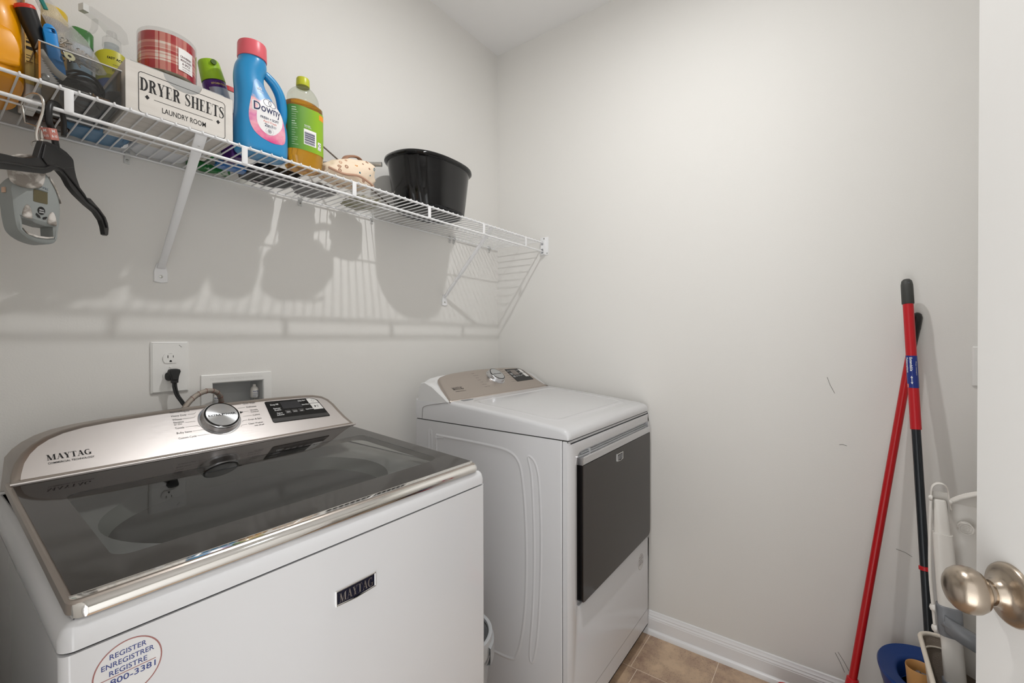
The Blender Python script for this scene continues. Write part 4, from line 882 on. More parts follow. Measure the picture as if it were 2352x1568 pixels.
text('label_lettering', [('SAVE', -.011, 1.841, .011, .0038, 'l', 0, .02), ('WATER', -.011, 1.837, .012, .003, 'l')], lambda u, v, h: og(u, v, .0006), INKW, ol, 0)
b = B()
random.seed(11)
for k in range(17):
    z = 1.889-k*.0068; L = random.uniform(.010, .024); h_ = .0022 if k in (0, 1, 6, 7) else .0009
    b.rings([[og(-.052+L*j/6, zz, .0006) for j in range(7)] for zz in (z, z-h_)], False, False, closed=False)
b.make('fine_print', mat('pale_green_print', (206, 222, 196), .5), ol, 0)
ob.scale = (.97, .97, .92)
# ---- black tub
tb = thing('dish_tub', 'glossy black plastic tub with a flared rim at the right of the shelf', 'tub', (-.62, -.16, S))
TBM = mat('glossy_black_plastic', (10, 10, 11), .12)
TX, TY = -.627, -.150
def tubring(z, rx, ry, fl_=1.0, e=2.35):
    out = []; q_ = max(0, min(1, (1.925-z)/.2)); TX, TY = -.627-.033*q_, -.150-.038*q_
    for k in range(96):
        t = 2*PI*k/96; c, q = math.cos(t), math.sin(t); x = math.copysign(abs(c)**(2/e), c)*rx; y = math.copysign(abs(q)**(2/e), q)*ry
        if fl_:
            for g0 in (PI*1.16, PI*1.26):   # fluted grips at the left end
                d = (t-g0)/.07; x *= 1-.055*fl_*math.exp(-d*d)*1.0; y *= 1-.085*fl_*math.exp(-d*d)
        out.append(Vector((TX+x, TY+y, z)))
    return out
b = B(); b.rings([tubring(S, .120, .090, .0), tubring(S+.004, .131, .100, .0), tubring(S+.012, .138, .109, .3), tubring(1.80, .154, .113, 1), tubring(1.895, .170, .121, 1), tubring(1.908, .173, .123, .7), tubring(1.911, .180, .129, .2), tubring(1.916, .185, .132, 0), tubring(1.924, .184, .132, 0), tubring(1.927, .180, .128, 0), tubring(1.922, .173, .122, 0), tubring(1.90, .169, .119, 0), tubring(S+.02, .133, .10, 0), tubring(S+.006, .122, .09, 0)])
b.make('tub_wall', TBM, tb, 45)
# ---- patterned cloth bag
CLB = bpy.data.materials.new('patterned_cream_cloth'); CLB.use_nodes = True; nt = CLB.node_tree; pb = nt.nodes['Principled BSDF']; pb.inputs['Roughness'].default_value = .85
tc = nt.nodes.new('ShaderNodeTexCoord'); vo = nt.nodes.new('ShaderNodeTexVoronoi'); vo.inputs['Scale'].default_value = 48; vo.inputs['Randomness'].default_value = .8; nt.links.new(tc.outputs['Object'], vo.inputs[0])
wv = nt.nodes.new('ShaderNodeMath'); wv.operation = 'MULTIPLY'; wv.inputs[1].default_value = 1.25; nt.links.new(vo.outputs['Distance'], wv.inputs[0])
rr_ = nt.nodes.new('ShaderNodeValToRGB'); rr_.color_ramp.interpolation = 'CONSTANT'; el = rr_.color_ramp.elements; el[0].color = (1, 1, 1, 1); el[1].position = .13; el[1].color = (0, 0, 0, 1)
for p_, v_ in ((.19, 1), (.34, 0)): q_ = el.new(p_); q_.color = (v_,)*3+(1,)
nt.links.new(wv.outputs[0], rr_.inputs[0])
cr_ = nt.nodes.new('ShaderNodeValToRGB'); cr_.color_ramp.interpolation = 'CONSTANT'; el = cr_.color_ramp.elements; el[0].color = lin((206, 128, 38)); el[1].position = .35; el[1].color = lin((150, 104, 78))
for p_, c_ in ((.6, (34, 104, 122)), (.72, (200, 158, 130)), (.86, (236, 216, 192))): q_ = el.new(p_); q_.color = lin(c_)
sr = nt.nodes.new('ShaderNodeSeparateColor'); nt.links.new(vo.outputs['Color'], sr.inputs[0]); nt.links.new(sr.outputs[0], cr_.inputs[0])
mx = nt.nodes.new('ShaderNodeMix'); mx.data_type = 'RGBA'; nt.links.new(rr_.outputs[0], mx.inputs[0]); mx.inputs[6].default_value = lin((238, 218, 194)); nt.links.new(cr_.outputs[0], mx.inputs[7]); nt.links.new(mx.outputs[2], pb.inputs['Base Color'])
pc = B(); pc.blob((-1.046, -.226, 1.755), (.094, .046, .040), 3, .14, 1.5, 2.6)
for v in pc.bm.verts:
    t = (v.co.x+1.16)/.21
    v.co.z = S+.002+(v.co.z-S)*(.62+.75*t) if v.co.z > S else S+.002
po = pc.make('cloth_pouch', CLB, None, 180); tag(po, 'cream cloth pouch printed with orange and teal shells lying left of the black tub', 'pouch')
po.data.materials[0] = CLB
sm = B().tube(smoothpath([(-1.13, -.262, 1.745), (-1.09, -.274, 1.735), (-1.04, -.277, 1.742), (-1.0, -.272, 1.735), (-.975, -.262, 1.73)], 10), .0035, 8, flat=1).make('rope_trim', mat('tan_trim', (192, 152, 128), .8, bump=.6, bscale=500), po, 60)
B().tube(smoothpath([(-1.06, -.225, 1.79), (-1.03, -.20, 1.822), (-.985, -.19, 1.838), (-.955, -.18, 1.828)], 8), [.004]*25, 8, flat=2.2).make('tie_band', mat('brown_band', (156, 116, 92), .8), po, 60)
# ---- rods
RODM = mat('rod_bronze', (60, 52, 46), .3, metal=.8)
t = thing('silver_rod', 'thin silver rod sloping down behind the oil soap bottle', 'rod', (-1.0, -.04, 1.88))
B().tube([(-1.13, -.028, 1.965), (-.89, -.045, 1.838), (-.74, -.06, 1.755)], .0028, 10).make('tube', mat('rod_silver', (150, 140, 130), .25, metal=.9), t)
t = thing('black_rod', 'thin black rod with a silver end leaning against the left rim of the black tub', 'rod', (-1.0, -.08, 1.84))
B().tube([(-1.060, -.012, 1.8395), (-.926, -.188, 1.8395)], .0024, 10).make('tube', RODM, t)
B().tube([(-.958, -.149, 1.8340), (-.906, -.214, 1.8340)], .0078, 16).make('end_sleeve', mat('sleeve_silver', (190, 188, 184), .3, metal=.7), t)
# ---- left end of the shelf
JUG = mat('yellow_jug_plastic', (248, 166, 0), .32, coat=.15)
jg = thing('detergent_jug', 'large yellow plastic jug cut off by the left edge of the picture', 'jug', (-1.79, -.16, S))
b = B(); js = [(S, -1.79, -.155, .060, .098, 4), (S+.004, -1.79, -.155, .066, .106, 4), (S+.012, -1.79, -.155, .069, .109, 4), (1.80, -1.79, -.155, .070, .110, 4), (1.835, -1.79, -.155, .069, .109, 3.6), (1.862, -1.79, -.153, .0675, .104, 3.2), (1.885, -1.79, -.15, .064, .095, 3), (1.91, -1.79, -.145, .060, .08, 2.8), (1.94, -1.79, -.14, .055, .065, 2.5), (1.98, -1.79, -.135, .045, .05, 2.2), (2.0, -1.79, -.13, .026, .026, 2), (2.015, -1.79, -.13, .025, .025, 2)]
b.loft(dens(js, 4), 56); b.make('jug_body', JUG, jg, 60)
b = B(); b.poly(smooth2([(-1.850, 1.735), (-1.745, 1.735), (-1.7325, 1.75), (-1.7335, 1.775), (-1.742, 1.795), (-1.752, 1.800), (-1.772, 1.803), (-1.85, 1.803)], 4), fr_y(-.2630), 0, .004, bev=.003); b.make('raised_panel', JUG, jg, 60)
B().lathe([(.03, 2.012), (.031, 2.015), (.030, 2.045), (.001, 2.047)], 32, Matrix.Translation((-1.79, -.13, 0))).make('cap', JUG, jg, 40)
hd = B().tube(smoothpath([(-1.79, -.20, 1.885), (-1.788, -.235, 1.90), (-1.786, -.245, 1.93), (-1.788, -.22, 1.965), (-1.79, -.17, 1.985)], 6), .012, 14).make('handle', JUG, jg, 60)
yj = thing('yellow_lidded_jar', 'clear round jar with a yellow lid standing against the wall behind the yellow jug', 'jar', (-1.668, -.062, S+.031))
B().lathe([(.026, S+.031), (.0275, S+.035), (.0275, 1.935), (.024, 1.945)], 32, Matrix.Translation((-1.668, -.062, 0)), cap1=False).make('jar_body', glassy('jar_glass', (236, 226, 190)), yj, 50)
B().lathe([(.0285, 1.938), (.029, 1.94), (.0285, 1.964), (.0265, 1.967), (.001, 1.968)], 32, Matrix.Translation((-1.668, -.062, 0))).make('lid', mat('lid_yellow', (222, 186, 40), .35), yj, 40)
B().lathe([(.0262, S+.034), (.0262, 1.90), (.001, 1.90)], 28, Matrix.Translation((-1.668, -.062, 0))).make('granules', mat('tan_granules', (206, 174, 110), .9, bump=.6, bscale=400), yj, 60)
wc_ = thing('white_carton', 'tall white carton with a black and yellow printed panel wedged behind the yellow jug', 'carton', (-1.706, -.13, S))
B().box(-1.718, -1.696, -.180, -.078, S, 1.985, .002).make('carton_body', mat('carton_white', (232, 230, 226), .5), wc_)
pn = B().box(-1.7181, -1.6959, -.1808, -.1798, 1.745, 1.845, 0).make('printed_panel', mat('panel_cream', (222, 196, 120), .5), wc_, 0)
b = B()
for z, h_ in ((1.838, .0015), (1.832, .001), (1.824, .004), (1.812, .006), (1.80, .001), (1.795, .001), (1.788, .001)): b.box(-1.7165, -1.6975, -.1812, -.1806, z, z+h_)
b.make('panel_print', INK, pn, 0)
# green lidded tub behind
gt = thing('green_lidded_tub', 'pale blue tub with a dark green lid behind the zip bag', 'tub', (-1.619, -.042, S+.03))
B().loft([(S+.032, -1.617, -.040, .017, .026, 4), (S+.036, -1.617, -.040, .019, .029, 4), (1.918, -1.617, -.040, .0195, .031, 4)], 40).make('tub_body', mat('pale_blue_plastic', (152, 178, 198), .35), gt, 50)
B().loft([(1.915, -1.617, -.040, .0212, .033, 4), (1.946, -1.617, -.040, .0216, .033, 4), (1.952, -1.617, -.040, .018, .029, 4), (1.953, -1.617, -.040, .01, .01, 4)], 40).make('lid', mat('green_lid', (66, 124, 62), .35), gt, 50)
# red lidded tub behind the softener
rt = thing('red_lidded_tub', 'white tub with a red lid mostly hidden behind the blue fabric softener', 'tub', (-1.312, -.06, S))
B().loft([(S+.03, -1.312, -.055, .032, .030, 3), (S+.035, -1.312, -.055, .036, .034, 3), (1.938, -1.312, -.055, .038, .036, 3)], 40).make('tub_body', mat('tub_white', (226, 224, 222), .35), rt, 50)
B().loft([(1.936, -1.312, -.055, .0405, .038, 3), (1.948, -1.312, -.055, .0405, .038, 3), (1.950, -1.312, -.055, .037, .034, 3)], 40).make('lid', mat('lid_red', (208, 34, 38), .35), rt, 50)
gb = B().loft([(S+.030, -1.372, -.045, .02, .018, 3), (S+.033, -1.372, -.045, .024, .022, 3), (1.86, -1.372, -.045, .026, .024, 3), (1.875, -1.372, -.045, .018, .016, 2.5), (1.892, -1.372, -.045, .012, .012, 2)], 32).make('green_bottle', mat('green_bottle_plastic', (44, 150, 74), .3), None, 50)
tag(gb, 'bright green bottle just showing between the plaid candle and the aerosol can', 'bottle')
# spray bottle
sb = thing('spray_bottle', 'trigger spray bottle with clear sprayer, yellow label and blue liquid behind the whitewashed box', 'spray bottle', (-1.566, -.068, S+.03))
SX, SY = -1.566, -.068
SPB = glassy('spray_plastic', (232, 236, 238))
b = B(); b.loft(dens([(S+.03, SX, SY, .026, .020, 2.6), (S+.034, SX, SY, .031, .024, 2.6), (1.8260, SX, SY, .0315, .0245, 2.4), (1.8660, SX, SY, .0275, .022, 2.2), (1.8910, SX, SY, .0285, .0225, 2.2), (1.9110, SX, SY, .0255, .021, 2.1), (1.9240, SX, SY, .016, .016, 2), (1.9310, SX, SY, .0135, .0135, 2), (1.9410, SX, SY, .0135, .0135, 2)], 4), 40); b.make('bottle_body', SPB, sb, 60)
b = B(); b.loft([(S+.033, SX, SY, .0295, .0225, 2.5), (1.8260, SX, SY, .030, .023, 2.4), (1.8610, SX, SY, .0265, .021, 2.2)], 40); b.make('blue_liquid', mat('blue_liquid', (50, 92, 178), .1, coat=.5), sb, 60)
sg = sup(.0305, .0238, 2.2, SX, SY)
def sgz(u, v, h):
    k = 1 if v < 1.8260 else 1-.10*math.sin(min(1, (v-1.8260)/.04)*PI/2)+(.06 if v > 1.8760 else 0)-(max(0, v-1.8980)*2.2)
    p = sg(u, v, h); return Vector((SX+(p.x-SX)*k, SY+(p.y-SY)*k, v))
b = B(); us = [-.05+.1*k/40 for k in range(41)]; zs = [1.8480+.066*k/14 for k in range(15)]
b.rings([[sgz(u_, z+(.006*math.cos(u_*60)), .0008) for u_ in us] for z in zs], False, False, closed=False); lb = b.make('label', mat('acid_yellow_label', (196, 190, 40), .35), sb, 60)
text('label_lettering', [('FAST ACTING', .006, 1.8920, .036, .0058, 'c', 0, .02), ('10 MINS', .010, 1.8650, .026, .0062, 'c', 0, .02), ('works in just', .008, 1.8790, .022, .003, 'c')], lambda u, v, h: sgz(u, v+.006*math.cos(u*60), .0015+h), INK, lb, 0)
SPH = glassy('spray_head_plastic', (250, 250, 250), 1.6)
b = B().lathe([(.0165, 1.9310), (.017, 1.9330), (.0165, 1.9520), (.014, 1.9550), (.010, 1.9560), (.009, 1.9710)], 32, Matrix.Translation((SX, SY, 0))); b.make('collar', SPH, sb, 40)
dxs = Vector((-.93, -.36, 0)).normalized(); sxs = Vector((dxs.y, -dxs.x, 0)); so = Vector((SX, SY, 0))
fsp = lambda u, v, h: so + dxs*u + sxs*h + Vector((0, 0, v))
b = B(); b.poly([(-.030, 1.9620), (-.026, 1.9840), (-.012, 1.9940), (.044, 1.9980), (.049, 1.9960), (.049, 1.9820), (.036, 1.9790), (.020, 1.9760), (.010, 1.9680), (-.02, 1.9640)], fsp, -.0095, .0095, bev=.003); b.make('spray_head', SPH, sb, 30)
b = B(); b.poly([(.049, 1.9975), (.060, 1.9970), (.060, 1.9815), (.049, 1.9820)], fsp, -.008, .008, bev=.001); b.make('nozzle', mat('nozzle_white', (234, 234, 230), .4, trans=.2), sb, 20)
b = B(); b.poly([(.030, 1.9790), (.036, 1.9790), (.037, 1.9610), (.042, 1.9480), (.050, 1.9380), (.046, 1.9350), (.037, 1.9440), (.031, 1.9580)], fsp, -.006, .006, bev=.001); b.make('trigger', SPH, sb, 20)
sb.scale = (1.02, 1.02, 1.0)
# aerosol can, leaning left
ac = thing('aerosol_can', 'purple aerosol can with lime green cap leaning behind the whitewashed box', 'aerosol can', (-1.345, -.115, S))
AM = Matrix.Translation((-1.3340, -.152, S+.006)) @ Matrix.Rotation(math.radians(-13), 4, 'Y') @ Matrix.Rotation(math.radians(-4), 4, 'X') @ Matrix.Diagonal((1, 1, 1.07, 1))
B().lathe([(.026, 0), (.0275, .003), (.0275, .178), (.0255, .186), (.022, .190)], 40, AM).make('can_body', mat('metallic_purple', (74, 34, 110), .25, metal=.5), ac, 40)
b = B().lathe([(.0272, .184), (.0275, .187), (.0245, .228), (.0225, .232), (.001, .233)], 40, AM); b.make('cap', mat('lime_cap', (146, 186, 28), .35), ac, 40)
b = B(); b.rings([[AM @ Vector(((.0275-.0038*(z-.187)/.045*.0+.0006)*math.cos(a), -(.0275+.0006)*abs(math.sin(a)), z)) for a in [PI*.2+PI*.6*k/10 for k in range(11)]] for z in (.110, .165)], False, False, closed=False); lb = b.make('label', mat('silver_oval', (160, 166, 180), .3, metal=.4), ac, 60)
ag = lambda u, v, h: AM @ Vector(((.0278+h)*math.sin(u/.0278), -(.0278+h)*math.cos(u/.0278), v))
text('label_lettering', [('KITCHEN CLEAN', 0, .171, .036, .0042, 'c', 0, .02)], ag, mat('gold_ink', (216, 190, 110), .5), ac, .0003)
B().tube([AM @ Vector((.0, -.026, .222)), AM @ Vector((.0, -.03, .222))], .0065, 14).make('spray_opening', mat('dark_green_recess', (70, 96, 16), .6), ac)
# ---- clear organiser bin and what lies in it
BINM = glassy('clear_acrylic', (222, 222, 222), 1.5)
bn = thing('clear_organiser_bin', 'clear plastic bin full of cables and hardware left of the whitewashed box', 'bin', (-1.655, -.18, S))
b = B(); bx0, bx1, by0, by1, bz = -1.712, -1.597, -.2845, -.110, 1.789
for a in ((bx0, bx1, by0, by0+.002, S, bz), (bx0, bx1, by1-.002, by1, S, bz), (bx0, bx0+.002, by0+.002, by1-.002, S, bz), (bx1-.002, bx1, by0+.002, by1-.002, S, bz), (bx0, bx1, by0, by1, S+.0008, S+.0028)): b.box(*a)
b.make('bin_walls', BINM, bn, 0)
b = B(); b.box(bx0-.001, bx1+.001, by0-.001, by0+.0025, bz-.001, bz+.001); b.box(bx0-.001, bx0+.0025, by0, by1, bz-.001, bz+.001); b.box(bx1-.0025, bx1+.001, by0, by1, bz-.001, bz+.001); b.make('bin_rim', mat('rim_clear_grey', (196, 194, 190), .15), bn, 0)
B().box(bx0-.0005, bx0+.0022, by0-.0005, by0+.0025, S, bz).make('orange_corner', mat('orange_reflective_corner', (196, 122, 44), .3), bn, 0)
random.seed(21)
CBL = mat('black_cable', (30, 29, 28), .45)
cc = B()
for k in range(11):
    r1, r2 = .026+random.uniform(-.004, .006), .052+random.uniform(-.006, .008); zc = S+.012+k*.0042; cx_ = -1.640+random.uniform(-.004, .004); cy_ = -.195+random.uniform(-.008, .008)
    cc.tube([(cx_+r1*math.cos(t), cy_+r2*math.sin(t), zc+.007*math.sin(t*1+k)-(math.cos(t))*.006) for t in [2*PI*j/40 for j in range(41)]], .0026, 6, cap=False)
o = cc.make('cable_coil', CBL, None, 60); tag(o, 'coiled bundle of black cables inside the clear bin', 'cable')
fb = B().blob((-1.640, -.155, S+.062), (.036, .034, .014), 9, .15, 2, 3).make('tool_pouch', mat('charcoal_vinyl', (46, 44, 43), .4, bump=.4, bscale=60), None, 60); tag(fb, 'dark vinyl pouch lying on the cables at the back of the clear bin', 'pouch')
an = thing('anchor_strip', 'white toothed strip of wall anchors behind the orange corner of the clear bin', 'wall anchor', (-1.70, -.27, 1.73))
P = [(-1.709, 1.766)]
for k in range(10): P += [(-1.7045+.0022*k, 1.760-.0036*k), (-1.7075+.0021*k, 1.7585-.0036*k)]
P += [(-1.684, 1.722), (-1.7085, 1.7235)]
B().poly(P, fr_y(-.272), 0, .003).make('strip', mat('anchor_white', (228, 224, 218), .4), an, 0)
B().lathe([(.0062, 0), (.006, .0018), (.003, .0028)], 20, Matrix.Translation((-1.7035, -.2755, 1.7295)) @ Matrix.Rotation(PI/2, 4, 'X')).make('screw_head', SCREW, an)
tp = B().tube(smoothpath([(-1.7085, -.262, 1.782), (-1.700, -.266, 1.765), (-1.689, -.268, 1.750), (-1.676, -.268, 1.742)], 6), .006, 8, flat=.35).make('paper_tape', mat('tape_paper', (214, 208, 196), .5), None); tag(tp, 'pale strip of measuring tape bent down inside the clear bin', 'tape')
def screw_(name, p0, p1, m, lab, r=.0022):
    t = thing(name, lab, 'screw', p0); p0, p1 = Vector(p0), Vector(p1); d = (p1-p0).normalized()
    pts = [p0+d*((p1-p0).length*k/40) for k in range(41)]
    B().tube(pts, [r*(1+.22*math.sin(k*2.4)) if k > 3 else r*.6 for k in range(41)], 8).make('shank', m, t, 60)
    B().tube([p1, p1+d*.0012, p1+d*.0035], [r*1.1, r*2.3, r*2.0], 12).make('head', m, t, 40)
screw_('steel_screw', (-1.690, -.277, S+.0055), (-1.645, -.277, S+.0055), SCREW, 'grey steel screw lying along the front of the clear bin')
screw_('brass_screw', (-1.612, -.275, S+.0055), (-1.636, -.275, S+.0060), mat('brass_tone', (196, 156, 110), .3, metal=.8), 'brass-coloured screw right of the grey one in the clear bin')
# hammer-like tool with red cap, blue knife, zip bag
fh = thing('black_tool_handle', 'thick black tool handle with a red end cap leaning out of the clear bin', 'tool', (-1.70, -.24, 1.80))
p0, p1 = Vector((-1.7255, -.252, 1.8555)), Vector((-1.688, -.235, 1.745)); d = (p1-p0).normalized()
rot = d.to_track_quat('-Z', 'Y').to_matrix().to_4x4(); HM = Matrix.Translation(p0) @ rot
L = (p1-p0).length
B().lathe([(.010, -L), (.012, -L+.01), (.0125, -.06), (.0150, -.03), (.0155, -.004)], 32, HM, sx=1, sy=.9).make('grip', BLACKM, fh, 60)
rc_ = B().lathe([(.0155, -.004), (.0157, -.001), (.0145, .0025), (.010, .0040), (.001, .0045)], 32, HM, sx=1, sy=.9).make('end_cap', mat('red_cap', (212, 48, 38), .4), fh, 60)
text('cap_lettering', [('USA', 0, -.001, .014, .0062, 'c', 0, .02), ('X', .0, .0055, None, .005, 'c', .4, .02)], lambda u, v, h: HM @ Vector((v, u, .0048+h)), INK, rc_, 0)
B().poly([(-.0025, -.035), (.003, -.038), (.0045, -.052), (.001, -.056), (-.001, -.048)], lambda u, v, h: HM @ Vector((-.0025+u, .0125+h, v)), 0, .003).make('red_inlay', mat('red_inlay', (200, 40, 34), .4), fh, 0)
bk = thing('blue_knife_handle', 'bright blue plastic knife handle standing beside the black tool handle', 'knife', (-1.688, -.26, 1.80))
BKM = Matrix.Translation((-1.6885, -.262, 1.779)) @ Matrix.Rotation(math.radians(-9), 4, 'Y')
b = B(); b.poly(smooth2([(-.0085, -.03), (-.0088, .03), (-.0088, .045), (-.005, .0545), (.002, .0565), (.0075, .052), (.0095, .042), (.0085, .02), (.0095, -.03)], 4), lambda u, v, h: BKM @ Vector((u, -h, v)), -.006, .006, holes=[ell(.0045, .045, .0022, .0024, 14)], bev=.002)
b.make('handle', mat('knife_blue', (24, 134, 208), .35), bk, 40)
# zip bag with hardware
ZP = bpy.data.materials.new('thin_clear_film'); ZP.use_nodes = True; nt = ZP.node_tree
for n in list(nt.nodes): nt.nodes.remove(n)
o_ = nt.nodes.new('ShaderNodeOutputMaterial'); t_ = nt.nodes.new('ShaderNodeBsdfTransparent'); t_.inputs[0].default_value = (.97, .97, .97, 1); pr = nt.nodes.new('ShaderNodeBsdfPrincipled'); pr.inputs['Base Color'].default_value = (.82, .8, .78, 1); pr.inputs['Roughness'].default_value = .12
nz = nt.nodes.new('ShaderNodeTexNoise'); nz.inputs['Scale'].default_value = 55; nz.inputs['Detail'].default_value = 4; bp_ = nt.nodes.new('ShaderNodeBump'); bp_.inputs['Strength'].default_value = 1; bp_.inputs['Distance'].default_value = .004
nt.links.new(nz.outputs[0], bp_.inputs['Height']); nt.links.new(bp_.outputs[0], pr.inputs['Normal']); mx = nt.nodes.new('ShaderNodeMixShader'); mx.inputs[0].default_value = .36
nt.links.new(t_.outputs[0], mx.inputs[1]); nt.links.new(pr.outputs[0], mx.inputs[2]); nt.links.new(mx.outputs[0], o_.inputs[0])
zb = thing('zip_bag', 'clear zip bag of screws and washers slumped over the clear bin', 'bag', (-1.66, -.23, 1.82))
zo = [(-1.722, 1.935), (-1.700, 1.912), (-1.690, 1.893), (-1.672, 1.868), (-1.655, 1.852), (-1.641, 1.838), (-1.626, 1.808), (-1.612, 1.782), (-1.628, 1.774), (-1.650, 1.782), (-1.672, 1.792), (-1.688, 1.806), (-1.696, 1.838), (-1.712, 1.882), (-1.728, 1.925)]
def zf(u, v, h):
    w = noise.noise(Vector((u*38, v*38, h*200)))*.004
    return Vector((u, -.238-h+w-.18*(1.9-v), v))
import itertools
b = B(); n_ = 40
for side, hh in ((0, .008), (1, -.008)):
    rg = []
    for k in range(31):
        v = 1.7745+(1.934-1.7745)*k/30; xs_ = []
        for a, c in zip(zo, zo[1:]+zo[:1]):
            if (a[1]-v)*(c[1]-v) < 0: xs_.append(a[0]+(c[0]-a[0])*(v-a[1])/(c[1]-a[1]))
        if len(xs_) < 2: continue
        a_, c_ = min(xs_), max(xs_); thick = min(1, (v-1.774)/.02)*max(.15, min(1, (1.88-v)/.06))
        rg.append([zf(a_+(c_-a_)*j/20, v, hh*thick*math.sin(PI*j/20)**.6) for j in range(21)])
    b.rings(rg, False, False, closed=False)
b.make('film', ZP, zb, 180)
B().tube([(-1.723, -.245, 1.930), (-1.712, -.246, 1.905), (-1.698, -.25, 1.868)], .0018, 6, flat=2).make('zip_strip', mat('zip_green', (36, 120, 110), .4), zb)
sv = mat('bright_zinc', (206, 200, 190), .2, metal=1)
WM = Matrix.Translation((-1.6700, -.2695, 1.7865)) @ Matrix.Rotation(math.radians(78), 4, 'X') @ Matrix.Rotation(math.radians(12), 4, 'Y')
wz = thing('fender_washer', 'large zinc washer with a small hole seen through the zip bag', 'washer ring', (-1.67, -.2695, 1.7865))
B().lathe([(.0028, 0), (.0082, 0), (.0082, .0013), (.0028, .0013), (.0028, 0)], 28, WM, cap0=False, cap1=False).make('ring', mat('yellow_zinc', (150, 146, 118), .5, metal=1), wz, 30)
b = B(); random.seed(5)
for k in range(46):
    q = Vector((random.uniform(-1.688, -1.632), -.258+random.uniform(-.006, .006), random.uniform(1.786, 1.815))); 
    if q.z > 1.80+(-1.66-q.x)*.5+.018: continue
    dd2 = Vector((random.uniform(-1, 1), random.uniform(-.3, .3), random.uniform(-1, 1))).normalized()*random.uniform(.004, .011)
    b.tube([q-dd2, q+dd2*.9, q+dd2], [.0013, .0013, .0030], 7)
o = b.make('loose_hardware', sv, None, 40); tag(o, 'heap of small bright screws and nuts in the zip bag', 'hardware', kind='stuff')

# ---- flat things at the back of the shelf, seen from below between the wires
gd = thing('brown_glass_dish', 'round brown glass dish with a clear rim lying behind the clear bin', 'dish', (-1.675, -.045, S))
BG = mat('brown_glass', (58, 34, 20), .06, coat=.5)
B().lathe([(.030, 0), (.034, .001), (.037, .006), (.040, .016), (.038, .016), (.034, .006), (.001, .004)], 40, Matrix.Translation((-1.668, -.042, S)), cap1=False, sy=.8).make('dish', BG, gd, 50)
gg = thing('glass_lid', 'clear glass lid lying behind the brown dish against the wall', 'lid', (-1.70, -.03, S))
def soft(name, c, r, m, lab, cat, seed, amp=.18, e=2.8, freq=1.6, group=None, flat=True):
    b = B().blob(c, r, seed, amp, freq, e)
    for v in b.bm.verts:
        if v.co.z < c[2]-r[2]*.55: v.co.z = c[2]-r[2]*.55+(v.co.z-(c[2]-r[2]*.55))*.12
    mz = min(v.co.z for v in b.bm.verts)-.0012
    my = max(v.co.y for v in b.bm.verts)
    for v in b.bm.verts: v.co.z += S+.0006-mz; v.co.y -= max(0, my+.002)
    o = b.make(name, m, None, 180); tag(o, lab, cat, group); return o
B().lathe([(.028, .0), (.033, .002), (.034, .004), (.028, .007), (.001, .010)], 36, Matrix.Translation((-1.705, -.0365, S+.0186)) @ Matrix.Rotation(.0, 4, 'X'), cap0=True, sy=.85).make('lid_disc', glassy('lid_glass', (214, 218, 220)), gg, 50)
soft('blue_cloth_pack', (-1.590, -.052, S+.02), (.058, .046, .024), mat('slate_blue_film', (98, 140, 176), .35, bump=.5, bscale=40), 'slate blue soft pack lying behind the clear bin', 'pack', 2)
soft('white_wipe_pack', (-1.470, -.049, S+.02), (.058, .045, .020), mat('white_film', (222, 224, 228), .35, bump=.35, bscale=30), 'white soft pack lying on the wires behind the whitewashed box', 'pack', 5, .1, 3.4)
bpy.data.objects['storage_box']
gw = soft('green_white_carton', (-1.350, -.022, S+.012), (.052, .016, .012), mat('carton_green_white', (214, 218, 206), .45, var=.03, vscale=28, vrgb=(38, 120, 58)), 'flat white and green printed packet against the wall behind the softener', 'packet', 4, .04, 5)
soft('blue_clear_bag', (-1.312, -.083, S+.016), (.042, .020, .013), mat('bright_blue_film', (52, 118, 190), .15, coat=.6, bump=.7, bscale=70), 'shiny blue plastic packet on the wires under the softener', 'packet', 8, .25)
soft('black_snack_bag', (-1.215, -.095, S+.014), (.072, .074, .014), mat('black_film', (20, 20, 22), .3, bump=.5, bscale=40), 'black printed plastic bag lying behind and under the oil soap bottle', 'bag', 11, .12, 3.6)
soft('grey_plastic_bag', (-1.068, -.085, S+.012), (.054, .062, .012), mat('grey_film', (128, 126, 126), .35, bump=.7, bscale=45), 'crumpled grey plastic bag behind the cloth pouch', 'bag', 13, .25, 3.2)
soft('shopping_bag', (-.905, -.092, S+.013), (.056, .074, .013), mat('translucent_bag_film', (198, 192, 184), .35, bump=.9, bscale=60, var=.12, vscale=22, vrgb=(120, 120, 62)), 'crumpled pale plastic shopping bag with olive print left of the black tub', 'bag', 17, .32, 2.6)
# printed marks on the black bag, seen from below
b = B(); b.box(-1.245, -1.215, -.055, -.045, S-.0003, S+.0002); b.make('price_tag', mat('tag_pale', (214, 204, 206), .5), bpy.data.objects['black_snack_bag'], 0)
fz = lambda u, v, h: Vector((u, v, S-.0004-h))
text('bag_lettering', [('FARMED', -1.235, -.095, -.035, .009, 'c', .5)], fz, mat('soft_white', (170, 170, 172), .5), bpy.data.objects['black_snack_bag'], 0)

